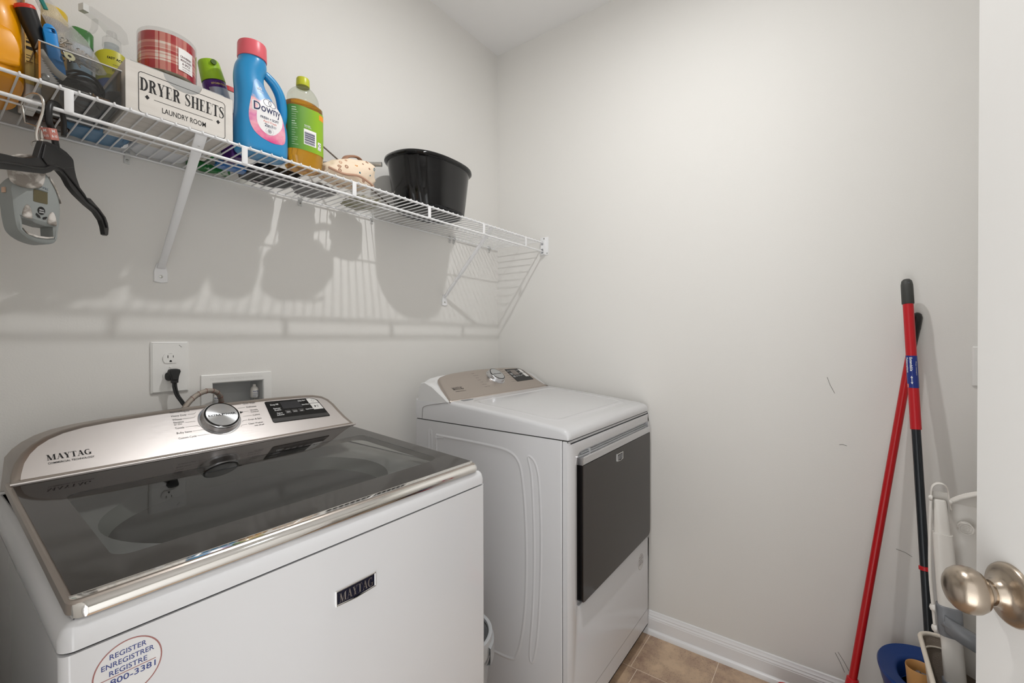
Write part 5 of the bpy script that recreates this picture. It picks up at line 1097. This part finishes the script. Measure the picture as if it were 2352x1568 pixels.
# ================================================================== hanging from the lip rail
ST = mat('polished_steel', (206, 202, 196), .18, metal=1)
kb = thing('carabiner', 'silver carabiner clipped over the lip rail beside the black hanger', 'carabiner', (-1.72, YS, ZL))
cp_ = [(-1.731, -.262, 1.672), (-1.728, -.272, 1.682), (-1.7195, -.288, 1.6875), (-1.712, -.301, 1.682), (-1.7095, -.305, 1.668), (-1.711, -.306, 1.650), (-1.716, -.306, 1.628), (-1.7185, -.305, 1.612), (-1.7175, -.304, 1.601), (-1.7135, -.303, 1.599), (-1.711, -.302, 1.606)]
B().tube(smoothpath(cp_, 6), .0023, 10).make('hook', ST, kb, 60)
B().tube([(-1.711, -.302, 1.606), (-1.712, -.298, 1.628)], [.0034, .0034], 12).make('lock_sleeve', ST, kb, 60)
B().tube([(-1.731, -.262, 1.672), (-1.727, -.262, 1.640), (-1.712, -.298, 1.626)], .0018, 8).make('gate', ST, kb, 60)
rg_ = B().tube([(-1.7175+.0072*math.cos(t), -.304+.004*math.sin(t), 1.5925+.0078*math.sin(t)) for t in [2*PI*k/28 for k in range(29)]], .0010, 6, cap=False).make('split_ring', ST, None, 60); tag(rg_, 'small steel split ring linking the carabiner to the luggage scale', 'ring')
# luggage scale
an_ = math.radians(22); so_ = Vector((-1.705, -.286, 1.49)); sd = Vector((math.cos(an_), math.sin(an_), 0)); sn = Vector((math.sin(an_), -math.cos(an_), 0))
fsc = lambda u, v, h: so_ + sd*u + sn*h + Vector((0, 0, v))
sc_ = thing('luggage_scale', 'grey digital luggage scale hanging from the carabiner, its print upside down', 'luggage scale', tuple(so_))
SG = mat('scale_grey', (148, 152, 150), .4, bump=.1, bscale=200); SW = mat('worn_white_plastic', (214, 208, 202), .5, bump=.5, bscale=90, var=.07, vscale=60, vrgb=(150, 142, 134))
so2 = smooth2([(-.0455, .022), (-.0445, 0), (-.041, -.037), (-.0355, -.0545), (-.021, -.0655), (-.003, -.0695), (.0085, -.0670), (.0160, -.059), (.0190, -.038), (.0215, -.020), (.0218, .010), (.0175, .032), (.010, .047), (.003, .058), (-.006, .0605), (-.022, .052), (-.036, .040)], 3)
hl = [(-.0330, -.030), (-.0185, -.0315), (-.015, -.034), (.0, -.0365), (.0110, -.0355), (.0118, -.0545), (.0015, -.0575), (-.012, -.0585), (-.024, -.056), (-.0320, -.049)]
sbd = B().poly(so2, fsc, -.036, 0, holes=[hl], bev=.004).make('scale_body', SG, sc_, 40)
scr = B().poly(rrect(-.0180, .0020, .0035, .0255, .0015, 3), fsc, 0, .0006).make('screen', mat('lcd_olive', (96, 88, 62), .15), sbd, 0)
B().poly([(-.0180, .0285), (.0022, .0265), (.0022, .0250), (-.0180, .0262)], fsc, .0, .001).make('screen_shade', mat('scale_grey_dark', (104, 108, 106), .5), sbd, 0)
bt = B().poly(ell(-.0072, -.0105, .0052, .0072, 24), fsc, 0, .0014, bev=.0004).make('main_button', BLACKM, sbd, 20)
text('button_lettering', [('ON/OFF', -.0072, -.0125, .0075, .0022, 'c', PI, .03), ('TARE', -.0072, -.0085, .0065, .0022, 'c', PI, .03)], fsc, INKW, bt, .0016)
for P in ([(-.0145, -.0165), (-.0095, -.0205), (-.0085, -.0245), (-.0120, -.0235), (-.0150, -.0195)], [(-.0045, -.0215), (-.0005, -.0195), (.0010, -.0205), (-.001, -.0245), (-.0045, -.0255), (-.0055, -.0235)]): B().poly(P, fsc, 0, .0012).make('small_button', BLACKM, sbd, 0)
for cx_, cz_ in ((-.0265, -.0165), (.0085, -.0205)):
    b = B(); b.poly(smooth2([(cx_-.0068, cz_-.010), (cx_-.0055, cz_+.002), (cx_-.002, cz_+.0105), (cx_+.002, cz_+.0105), (cx_+.0052, cz_+.001), (cx_+.006, cz_-.0115), (cx_, cz_-.0125)], 3), fsc, 0, .0032, bev=.0022); b.make('grip_bump', SW, sbd, 60)
b = B(); b.poly([(-.0325, -.0475), (-.024, -.0545), (-.012, -.0572), (.0015, -.0562), (.0112, -.0535), (.0100, -.0565), (0, -.0595), (-.013, -.0605), (-.026, -.0575)], fsc, -.030, .0006, bev=.0002); b.make('lower_grip', SW, sbd, 30)
b = B(); b.poly([(.0050, .0555), (.0105, .0475), (.0182, .0325), (.0224, .011), (.0205, .0185), (.0145, .034), (.0085, .046)], fsc, -.012, .0008, bev=.0002); b.make('side_grip', SW, sbd, 30)
text('scale_lettering', [('TRAVELON', -.0075, .0345, .0225, .0042, 'c', PI-.12)], lambda u, v, h: fsc(u, v, h), mat('slate_print', (74, 90, 104), .5), sbd, .0006)
b = B(); b.poly(smooth2([(-.050, .072), (-.010, .088), (.000, .084), (-.002, .060), (-.006, .036), (-.018, .026), (-.040, .024), (-.052, .036)], 4), fsc, .0010, .006, bev=.003); b.make('white_hook_plate', SW, sc_, 60)
B().tube([fsc(-.0075, .092, .004), fsc(-.006, .080, .004)], .0022, 10).make('top_post', ST, sc_)
b = B(); b.box(-.066, -.060, -.02, -.008, .004, .012)
b = B(); b.poly([(-.0462, .012), (-.0462, .021), (-.0480, .021), (-.0480, .012)], fsc, -.024, -.016); b.make('slide_switch', mat('switch_peach', (206, 172, 148), .5), sc_, 0)
# black hanger
hd_ = Vector((.514, .857, 0)).normalized(); hn = Vector((hd_.y, -hd_.x, 0)); ho_ = Vector((-1.70, -.30, 1.5))
fh_ = lambda u, v, h: ho_ + hd_*u + hn*h + Vector((0, 0, v))
hg = thing('clothes_hanger', 'black plastic clothes hanger with a pink size cube hooked over the lip rail', 'hanger', (-1.70, -.30, ZL))
hb = B().poly([(-.0490, .0600), (-.040, .080), (-.0335, .0935), (-.020, .0985), (.0045, .1025), (.020, .1045), (.045, .1045), (.0640, .1010), (.069, .098), (.0740, .080), (.0800, .068), (.0930, .053), (.1136, .0455), (.1215, .0395), (.124, .0405), (.1371, .0430), (.1501, .0394), (.1794, .0315), (.2060, .0211), (.2165, .0099), (.2206, -.0020), (.2180, -.016), (.2116, -.0200), (.2010, -.0195), (.1950, -.004), (.1850, .0080), (.1594, .0195), (.1221, .0245), (.0792, .0335), (.055, .0425), (.0400, .0535), (.020, .0595), (.0037, .0573), (-.0090, .0480), (-.0302, .0375), (-.0615, .0285), (-.0961, .0194), (-.1379, .0075), (-.175, -.004), (-.21, -.022), (-.212, -.005), (-.20, .010), (-.175, .022), (-.1375, .0316), (-.1012, .0400), (-.075, .0480)], fh_, -.0040, .0040, bev=.001).make('hanger_body', BLACKM, hg, 20)
b = B(); b.poly([(-.030, .0905), (.0, .0965), (.045, .0985), (.0630, .0950), (.0670, .083), (.030, .068), (-.005, .060), (-.024, .056), (-.040, .062), (-.034, .080)], fh_, .0040, .0062, bev=.0012); b.poly([(-.030, .0905), (.0, .0965), (.045, .0985), (.0630, .0950), (.0670, .083), (.030, .068), (-.005, .060), (-.024, .056), (-.040, .062), (-.034, .080)], fh_, -.0062, -.0040); b.make('raised_web', BLACKM, hb, 30)
for side in (-1, 1):
    b = B(); b.tube([fh_(u, v, side*.0045) for u, v in [(-.20, .000), (-.1379, .0190), (-.1, .029), (-.0615, .0375), (-.0302, .048), (0, .0655), (.03, .0665), (.06, .056), (.09, .046), (.125, .0335), (.16, .030), (.19, .018), (.207, -.002)]], .0022, 6); b.make('edge_rib', BLACKM, hb, 60)
hk = B(); hkp = smoothpath([fh_(u, v, 0) for u, v in [(.018, .100), (.0120, .116), (.004, .128), (-.0052, .140), (-.0060, .160), (-.0005, .1745), (.0120, .1825), (.0265, .1830), (.0385, .1755), (.0440, .162), (.0440, .146), (.0435, .134)]], 6)
hk.tube(hkp, .0038, 8, flat=1.35); hk.make('hook', BLACKM, hg, 60)
CUB = mat('rose_cube', (190, 120, 108), .35)
cb_ = B().box(-.0078, .0078, -.0078, .0078, -.010, .010, .0008); cbo = cb_.make('size_cube', CUB, hg, 20)
CM = Matrix.Translation((-1.7015, -.3015, 1.6185)) @ Matrix.Rotation(math.radians(14), 4, 'X') @ Matrix.Rotation(math.radians(-12), 4, 'Y') @ Matrix.Rotation(math.radians(38), 4, 'Z')
cbo.data.transform(CM)
text('cube_lettering', [('M', 0, .003, .0055, .0048, 'c', -PI/2*0, .02), ('8-10', 0, -.0055, .010, .0045, 'c', 0, .02)], lambda u, v, h: CM @ Vector((u, -.0079-h, v)), INKW, cbo, 0)
text('cube_lettering', [('M', 0, .003, .0055, .0048, 'c', 0, .02), ('8-10', 0, -.0055, .010, .0045, 'c', 0, .02)], lambda u, v, h: CM @ Vector((-.0079-h, -u, v)), INKW, cbo, 0)

# ================================================================== cleaning corner
RDP = mat('red_painted_steel', (182, 22, 28), .28); RDP2 = mat('red_handle', (190, 24, 34), .32)
bm_ = thing('broom', 'broom with a slim red pole and black hanging cap leaning on the right wall', 'broom', (-.15, -1.48, 0))
pt0, pt1 = Vector((-.140, -1.496, .191)), Vector((-.0165, -1.655, 1.322)); dv_ = (pt1-pt0).normalized()
B().tube([pt0-dv_*.07, pt1-dv_*.10], .0110, 20).make('pole', RDP, bm_, 60)
g0 = pt1-dv_*.115
B().tube([g0, g0+dv_*.062, g0+dv_*.064, g0+dv_*.10, g0+dv_*.111, g0+dv_*.115], [.0112, .0135, .0142, .0142, .010, .004], 20).make('hanging_cap', mat('black_cap', (26, 26, 26), .25), bm_, 40)
B().tube([pt0-dv_*.08, pt0-dv_*.02, pt0+dv_*.004, pt0+dv_*.006], [.018, .017, .0155, .012], 20).make('collar', RDP2, bm_, 40)
b = B(); b.loft([(.115, -.150, -1.484, .018, .025, 3), (.095, -.152, -1.40, .022, .10, 4), (.070, -.152, -1.40, .022, .12, 4), (.066, -.152, -1.40, .020, .118, 4)], 32); b.make('broom_block', RDP2, bm_, 50)
b = B(); b.loft([(.067, -.152, -1.40, .018, .116, 4), (.03, -.152, -1.40, .020, .122, 4), (.001, -.152, -1.40, .022, .13, 4)], 40); b.make('bristles', mat('grey_bristles', (70, 70, 74), .9, bump=1, bscale=700, stretch=(1, 1, .03)), bm_, 60)
mp_ = thing('mop', 'mop with an extendable red and dark pole and blue sticker standing in the blue-rimmed bucket', 'mop', (-.23, -1.67, 0))
q0, q1 = Vector((-.2000, -1.6600, .448)), Vector((-.0550, -1.6250, 1.424)); 
def qz(z): return q0+(q1-q0)*((z-q0.z)/(q1.z-q0.z))
B().tube([qz(.24), qz(.985)], .0106, 20).make('lower_pole', mat('dark_slate_pole', (44, 48, 52), .25, metal=.3), mp_, 60)
B().tube([qz(.978), qz(1.352)], .0128, 20).make('upper_pole', RDP2, mp_, 60)
B().tube([qz(1.346), qz(1.348), qz(1.405), qz(1.417), qz(1.4225), qz(1.424)], [.0128, .0148, .0145, .0125, .008, .002], 24).make('grip', mat('grip_charcoal', (66, 66, 64), .55), mp_, 50)
hh = (CAM-qz(1.41)); hh.z = 0; hh.normalize(); hr = Vector((0, 0, 1)).cross(hh).normalized()
B().tube([qz(1.4105)+hr*.004+hh*.006, qz(1.4105)+hr*.004+hh*.0138], .0032, 12).make('hang_hole', BLACK, mp_)
B().tube([qz(.594), qz(.5955), qz(.604), qz(.6055)], [.0106, .0135, .0135, .0106], 24).make('red_ring', RDP2, mp_, 40)
fpp = lambda u, v, h: qz(v) + (hh*math.cos(u/.0129)+hr*math.sin(u/.0129))*(.0129+h)
b = B(); us = [-.0400+.08*k/40 for k in range(41)]; b.rings([[fpp(u_, z, .0003) for u_ in us] for z in (1.098, 1.192)], False, False, closed=False); st_ = b.make('blue_sticker', mat('sticker_blue', (30, 50, 128), .3), mp_, 60)
fq = lambda u, v, h: fpp(-u*0+v, 1.187-u, .0006)
def vt(items): return items
text('sticker_lettering', [('Extendable', 0, -.0045, .040, .0060, 'l', 0, .03), ('Telescopique', 0, -.0135, .045, .0052, 'l', 0, .03), ('Mango telescopico', .012, .0085, .040, .0030, 'l')], fq, INKW, st_, 0)
b = B()
for P in ([(1.128, -.0030), (1.128, -.0015), (1.1135, -.0015), (1.1135, -.0030)], [(1.133, -.00225), (1.127, .0005), (1.127, -.0050)], [(1.1085, -.00225), (1.1145, .0005), (1.1145, -.0050)]): b.face(b.verts([fpp(v, u, .0006) for u, v in P]))
b.make('arrow_mark', INKW, st_, 0)
b = B(); b.rings([[fpp(u_, z, .0006) for u_ in (-.0165, -.0135, -.0105)] for z in (1.099, 1.109)], False, False, closed=False); b.make('peach_patch', mat('peach_print', (226, 120, 96), .4), st_, 0)
MS = mat('mop_strands', (84, 132, 156), .9, bump=1, bscale=300, var=.1, vscale=120, vrgb=(30, 60, 84))
b = B(); random.seed(9)
for k in range(110):
    a = random.uniform(0, 2*PI); r = random.uniform(.015, .052); c = (-.172, -1.677)
    p = Vector((c[0]+.02*math.cos(a), c[1]+.02*math.sin(a), .22)); q = Vector((c[0]+r*math.cos(a), c[1]+r*.8*math.sin(a), random.uniform(.18, .235))); e = q+Vector((math.cos(a)*.005, math.sin(a)*.005, -.09))
    b.tube(smoothpath([p, (p+q)/2+Vector((0, 0, .02)), q, e], 3), .0045, 6)
b.make('mop_head', MS, mp_, 60)['kind'] = 'stuff'
# bucket
bkc = (-.170, -1.677)
bu = thing('mop_bucket', 'round bucket with a wide navy blue rim and black body below the mop', 'bucket', (bkc[0], bkc[1], 0))
NB = mat('navy_blue_plastic', (22, 58, 122), .4); BB = mat('black_bucket', (22, 22, 24), .25)
B().loft([(0, *bkc, .085, .078, 2.3), (.004, *bkc, .09, .082, 2.3), (.20, *bkc, .115, .106, 2.3), (.262, *bkc, .124, .114, 2.3), (.262, *bkc, .120, .11, 2.3), (.2, *bkc, .111, .102, 2.3), (.008, *bkc, .086, .078, 2.3)], 64, cap1=False).make('bucket_body', BB, bu, 50)
def rr2_(rx, ry, z, ox=0): return [Vector((bkc[0]+ox+rx*math.copysign(abs(math.cos(t))**.9, math.cos(t)), bkc[1]+ry*math.copysign(abs(math.sin(t))**.9, math.sin(t)), z)) for t in [2*PI*k/72 for k in range(72)]]
B().rings([rr2_(.125, .116, .262), rr2_(.127, .118, .272), rr2_(.132, .123, .290), rr2_(.134, .125, .298), rr2_(.131, .122, .303), rr2_(.126, .117, .301), rr2_(.096, .088, .292), rr2_(.090, .082, .290), rr2_(.087, .079, .284), rr2_(.085, .077, .24), rr2_(.083, .075, .24)], False, False).make('bucket_rim', NB, bu, 50)
# tan bowl tucked beside the basket
bo = thing('tan_cup', 'small tan-rimmed cup of blue-grey pebbles in the bucket beside the beige basket', 'cup', (-.245, -1.645, .24))
# fabric basket
kx0, kx1, ky0, ky1, kz = -.580, -.303, -1.93, -1.629, .482
bs = thing('storage_basket', 'beige canvas storage basket with a piped rim, partly hidden by the door', 'basket', ((kx0+kx1)/2, (ky0+ky1)/2, 0))
CV = mat('beige_canvas', (206, 196, 182), .9, bump=.5, bscale=500); CVI = mat('taupe_lining', (150, 138, 126), .95, bump=.6, bscale=400); PIP = mat('cream_piping', (222, 212, 198), .85, bump=.4, bscale=400)
def rb(d, z, r=.03): return [Vector((p[0], p[1], z)) for p in rrect(kx0+d, kx1-d, ky0+d, ky1-d, r, 6)]
B().rings([rb(.05, 0), rb(.047, .006), rb(.004, kz-.03), rb(.0, kz)], True, False).make('outer_canvas', CV, bs, 50)
B().rings([rb(.001, kz), rb(.006, kz-.03), rb(.050, .012)], False, True).make('lining', CVI, bs, 50)
pr_ = rb(-.001, kz); B().tube(pr_+[pr_[0]], .0052, 10, cap=False).make('piped_rim', PIP, bs, 60)
pr_ = rb(.007, kz-.026); B().tube(pr_+[pr_[0]], .0022, 8, cap=False).make('inner_seam', PIP, bs, 60)
# bowl shapes
tbx, tby = -.255, -1.636

BRZ = mat('tan_rim', (196, 148, 92), .4)
b = B(); b.rings([[Vector((tbx+rx*math.cos(t), tby+ry*math.sin(t), z)) for t in [2*PI*k/48 for k in range(48)]] for rx, ry, z in ((.020, .019, .24), (.022, .021, .243), (.029, .028, .34), (.031, .030, .358), (.0305, .0295, .361), (.0285, .0275, .359), (.027, .026, .34), (.022, .021, .25))], True, True); b.make('planter_wall', BRZ, bo, 50)
b = B(); random.seed(4)
for k in range(120):
    a = random.uniform(0, 2*PI); r = math.sqrt(random.random()); b2c = (tbx+.021*r*math.cos(a), tby+.020*r*math.sin(a), .332+random.uniform(-.004, .005))
    b.blob(b2c, (random.uniform(.0025, .0045),)*3, k, .3, 1.5, 2.2, 1)
b.make('pebbles', mat('blue_grey_pebbles', (96, 112, 128), .6, var=.12, vscale=90, vrgb=(150, 120, 100)), bo, 0)['kind'] = 'stuff'
# folded toddler step stool
ss = thing('folding_step_seat', 'folded white and grey toddler toilet step seat standing in the beige basket behind the door', 'step seat', (-.40, -1.68, .0))
IV = mat('ivory_plastic', (232, 228, 222), .3); GR = mat('slate_grey_plastic', (124, 126, 130), .3)
lx = -.405
leg0, leg1 = Vector((lx, -1.690, .30)), Vector((lx+.004, -1.656, .815))
b = B(); dl = (leg1-leg0).normalized(); sdv = Vector((0, -1, 0)); 
def legring(p, w, d_, e=3.2):
    out = []
    for k in range(28):
        t = 2*PI*k/28; c, q = math.cos(t), math.sin(t); out.append(p+Vector((0, 1, 0))*math.copysign(abs(c)**(2/e), c)*w+Vector((1, 0, 0))*math.copysign(abs(q)**(2/e), q)*d_)
    return out
b.rings([legring(leg0+(leg1-leg0)*t, w, d_) for t, w, d_ in ((-.54, .0205, .014), (0, .0200, .014), (.5, .0190, .0135), (.93, .0180, .013))]); b.make('front_leg', IV, ss, 60)
b = B(); b.rings([legring(leg0+(leg1-leg0)*t, w, d_, 2.6) for t, w, d_ in ((.90, .0150, .010), (.98, .0140, .0095), (1.08, .0115, .0085), (1.085, .0095, .007))]); b.make('inner_leg', IV, ss, 60)
# top loop of the bracket
lp_ = smoothpath([(lx+.006, -1.6395, .80), (lx+.004, -1.6385, .85), (lx+.003, -1.6385, .875), (lx+.003, -1.6405, .888), (lx+.003, -1.6465, .896), (lx+.003, -1.6535, .898), (lx+.003, -1.6605, .896), (lx+.003, -1.6660, .888), (lx+.003, -1.6685, .876), (lx+.004, -1.6700, .855), (lx+.006, -1.673, .84)], 5)
b = B(); b.tube(lp_, .0016, 8, flat=5); b.make('top_loop', IV, ss, 60)
b = B(); b.poly([(-1.640, .875), (-1.669, .875), (-1.672, .83), (-1.637, .83)], lambda u, v, h: Vector((lx+.012+h, u, v)), 0, .003); b.make('loop_back', IV, ss, 0)
for y, z in ((-1.6365, .862), (-1.6715, .858)): B().lathe([(.0001, .004), (.0045, .003), (.0062, 0), (.0062, -.003)], 16, Matrix.Translation((lx-.002, y, z)) @ Matrix.Rotation(-PI/2 if y > -1.65 else PI/2, 4, 'X')).make('pivot_cap', IV, ss, 50)
for y, z in ((-1.6415, .598), (-1.6450, .550), (-1.658, .395)): B().lathe([(.0001, .006), (.006, .0045), (.010, 0), (.010, -.003)], 18, Matrix.Translation((lx, y, z)) @ Matrix.Rotation(-PI/2, 4, 'X')).make('bolt_cap', IV, ss, 50)
B().tube(smoothpath([(lx-.002, -1.6375, .855), (lx-.002, -1.636, .78), (lx-.002, -1.6365, .68), (lx-.002, -1.642, .60), (lx-.002, -1.645, .56)], 6), .0032, 8, flat=1).make('side_strut', IV, ss, 60)
# grey sleeves and seat band
b = B(); b.rings([legring(leg0+(leg1-leg0)*t, w, d_) for t, w, d_ in ((.47, .0222, .017), (.50, .0225, .0172), (.60, .0225, .0172), (.605, .0205, .015))]); b.make('grey_sleeve', GR, ss, 60)
b = B(); b.rings([legring(leg0+(leg1-leg0)*t, w, d_) for t, w, d_ in ((-.50, .0228, .018), (.26, .0226, .0172), (.265, .0205, .015))]); b.make('grey_foot_sleeve', GR, ss, 60)
bp2 = smoothpath([(lx-.010, -1.660, .575), (lx-.016, -1.672, .568), (lx-.022, -1.690, .560), (lx-.026, -1.712, .552), (lx-.026, -1.74, .544), (lx-.024, -1.80, .53), (lx-.01, -1.86, .52)], 6)
b = B(); b.tube(bp2, .0095, 14, flat=1); 
b.rings([[p+Vector((0, 0, z)) + Vector((x_, 0, 0)) for x_, z in ((-.010, .016), (-.007, .019), (.007, .019), (.010, .016), (.010, -.016), (.007, -.019), (-.007, -.019), (-.010, -.016))] for p in bp2]); b.make('seat_band', GR, ss, 60)
b = B(); b.poly(smooth2([(-1.664, .84), (-1.675, .846), (-1.695, .862), (-1.72, .875), (-1.76, .888), (-1.81, .89), (-1.85, .88), (-1.86, .80), (-1.85, .60), (-1.845, .44), (-1.69, .44), (-1.675, .60), (-1.672, .75)], 4), lambda u, v, h: Vector((lx+.060-h, u, v)), 0, .004, bev=.001); b.make('back_panel', IV, ss, 40)
b = B(); b.rings([[Vector((x_, y, z)) for x_, z in ((lx+.030, 0), (lx+.060, 0), (lx+.060, -.004), (lx+.030, -.004))] if False else [Vector((lx+.034, y, z)), Vector((lx+.060, y, z)), Vector((lx+.060, y, z-.003)), Vector((lx+.034, y, z-.003))] for y, z in ((-1.668, .845), (-1.675, .846), (-1.695, .862), (-1.72, .875), (-1.76, .888), (-1.81, .890))]); b.make('panel_lip', IV, ss, 60)
for y, z in ((-1.704, .790), (-1.700, .526)):
    b = B(); 
    for r in (.0135, .0095, .0055): b.lathe([(r, .0), (r, .0022), (r-.0018, .0022), (r-.0018, 0)], 28, Matrix.Translation((lx+.036, y, z)) @ Matrix.Rotation(-PI/2, 4, 'Y'), cap0=False, cap1=False)
    b.lathe([(.0135, -.020), (.0135, .0004), (.001, .0006)], 28, Matrix.Translation((lx+.036, y, z)) @ Matrix.Rotation(-PI/2, 4, 'Y')); o = b.make('suction_boss', IV, ss, 30)
# grey pail between the machines
gp = thing('grey_pail', 'light grey plastic pail with a rolled rim in the gap between washer and dryer', 'pail', (-.935, -.558, 0))
PG = mat('pail_grey', (176, 178, 180), .35)
MT = Matrix.Translation((-.935, -.558, 0))
B().lathe([(.085, 0), (.09, .004), (.108, .30), (.1115, .385), (.109, .385), (.105, .30), (.086, .01)], 56, MT, cap1=False).make('pail_body', PG, gp, 50)
B().lathe([(.1115, .352), (.1165, .352), (.1175, .356), (.1195, .398), (.119, .402), (.114, .404), (.109, .402), (.108, .395)], 56, MT, cap0=False, cap1=False).make('rolled_rim', mat('pail_rim_grey', (190, 192, 194), .35), gp, 50)
B().lathe([(.1165, .350), (.121, .340), (.121, .300), (.1085, .296)], 14, MT, cap0=False, cap1=False)
b = B(); b.rings([[Vector((-.935+r*math.cos(a), -.558+r*math.sin(a), z)) for a in [math.radians(-75)+math.radians(50)*k/8 for k in range(9)]] for r, z in ((.118, .385), (.1245, .380), (.1245, .335), (.112, .330))], False, False, closed=False); b.make('handle_lug', PG, gp, 40)
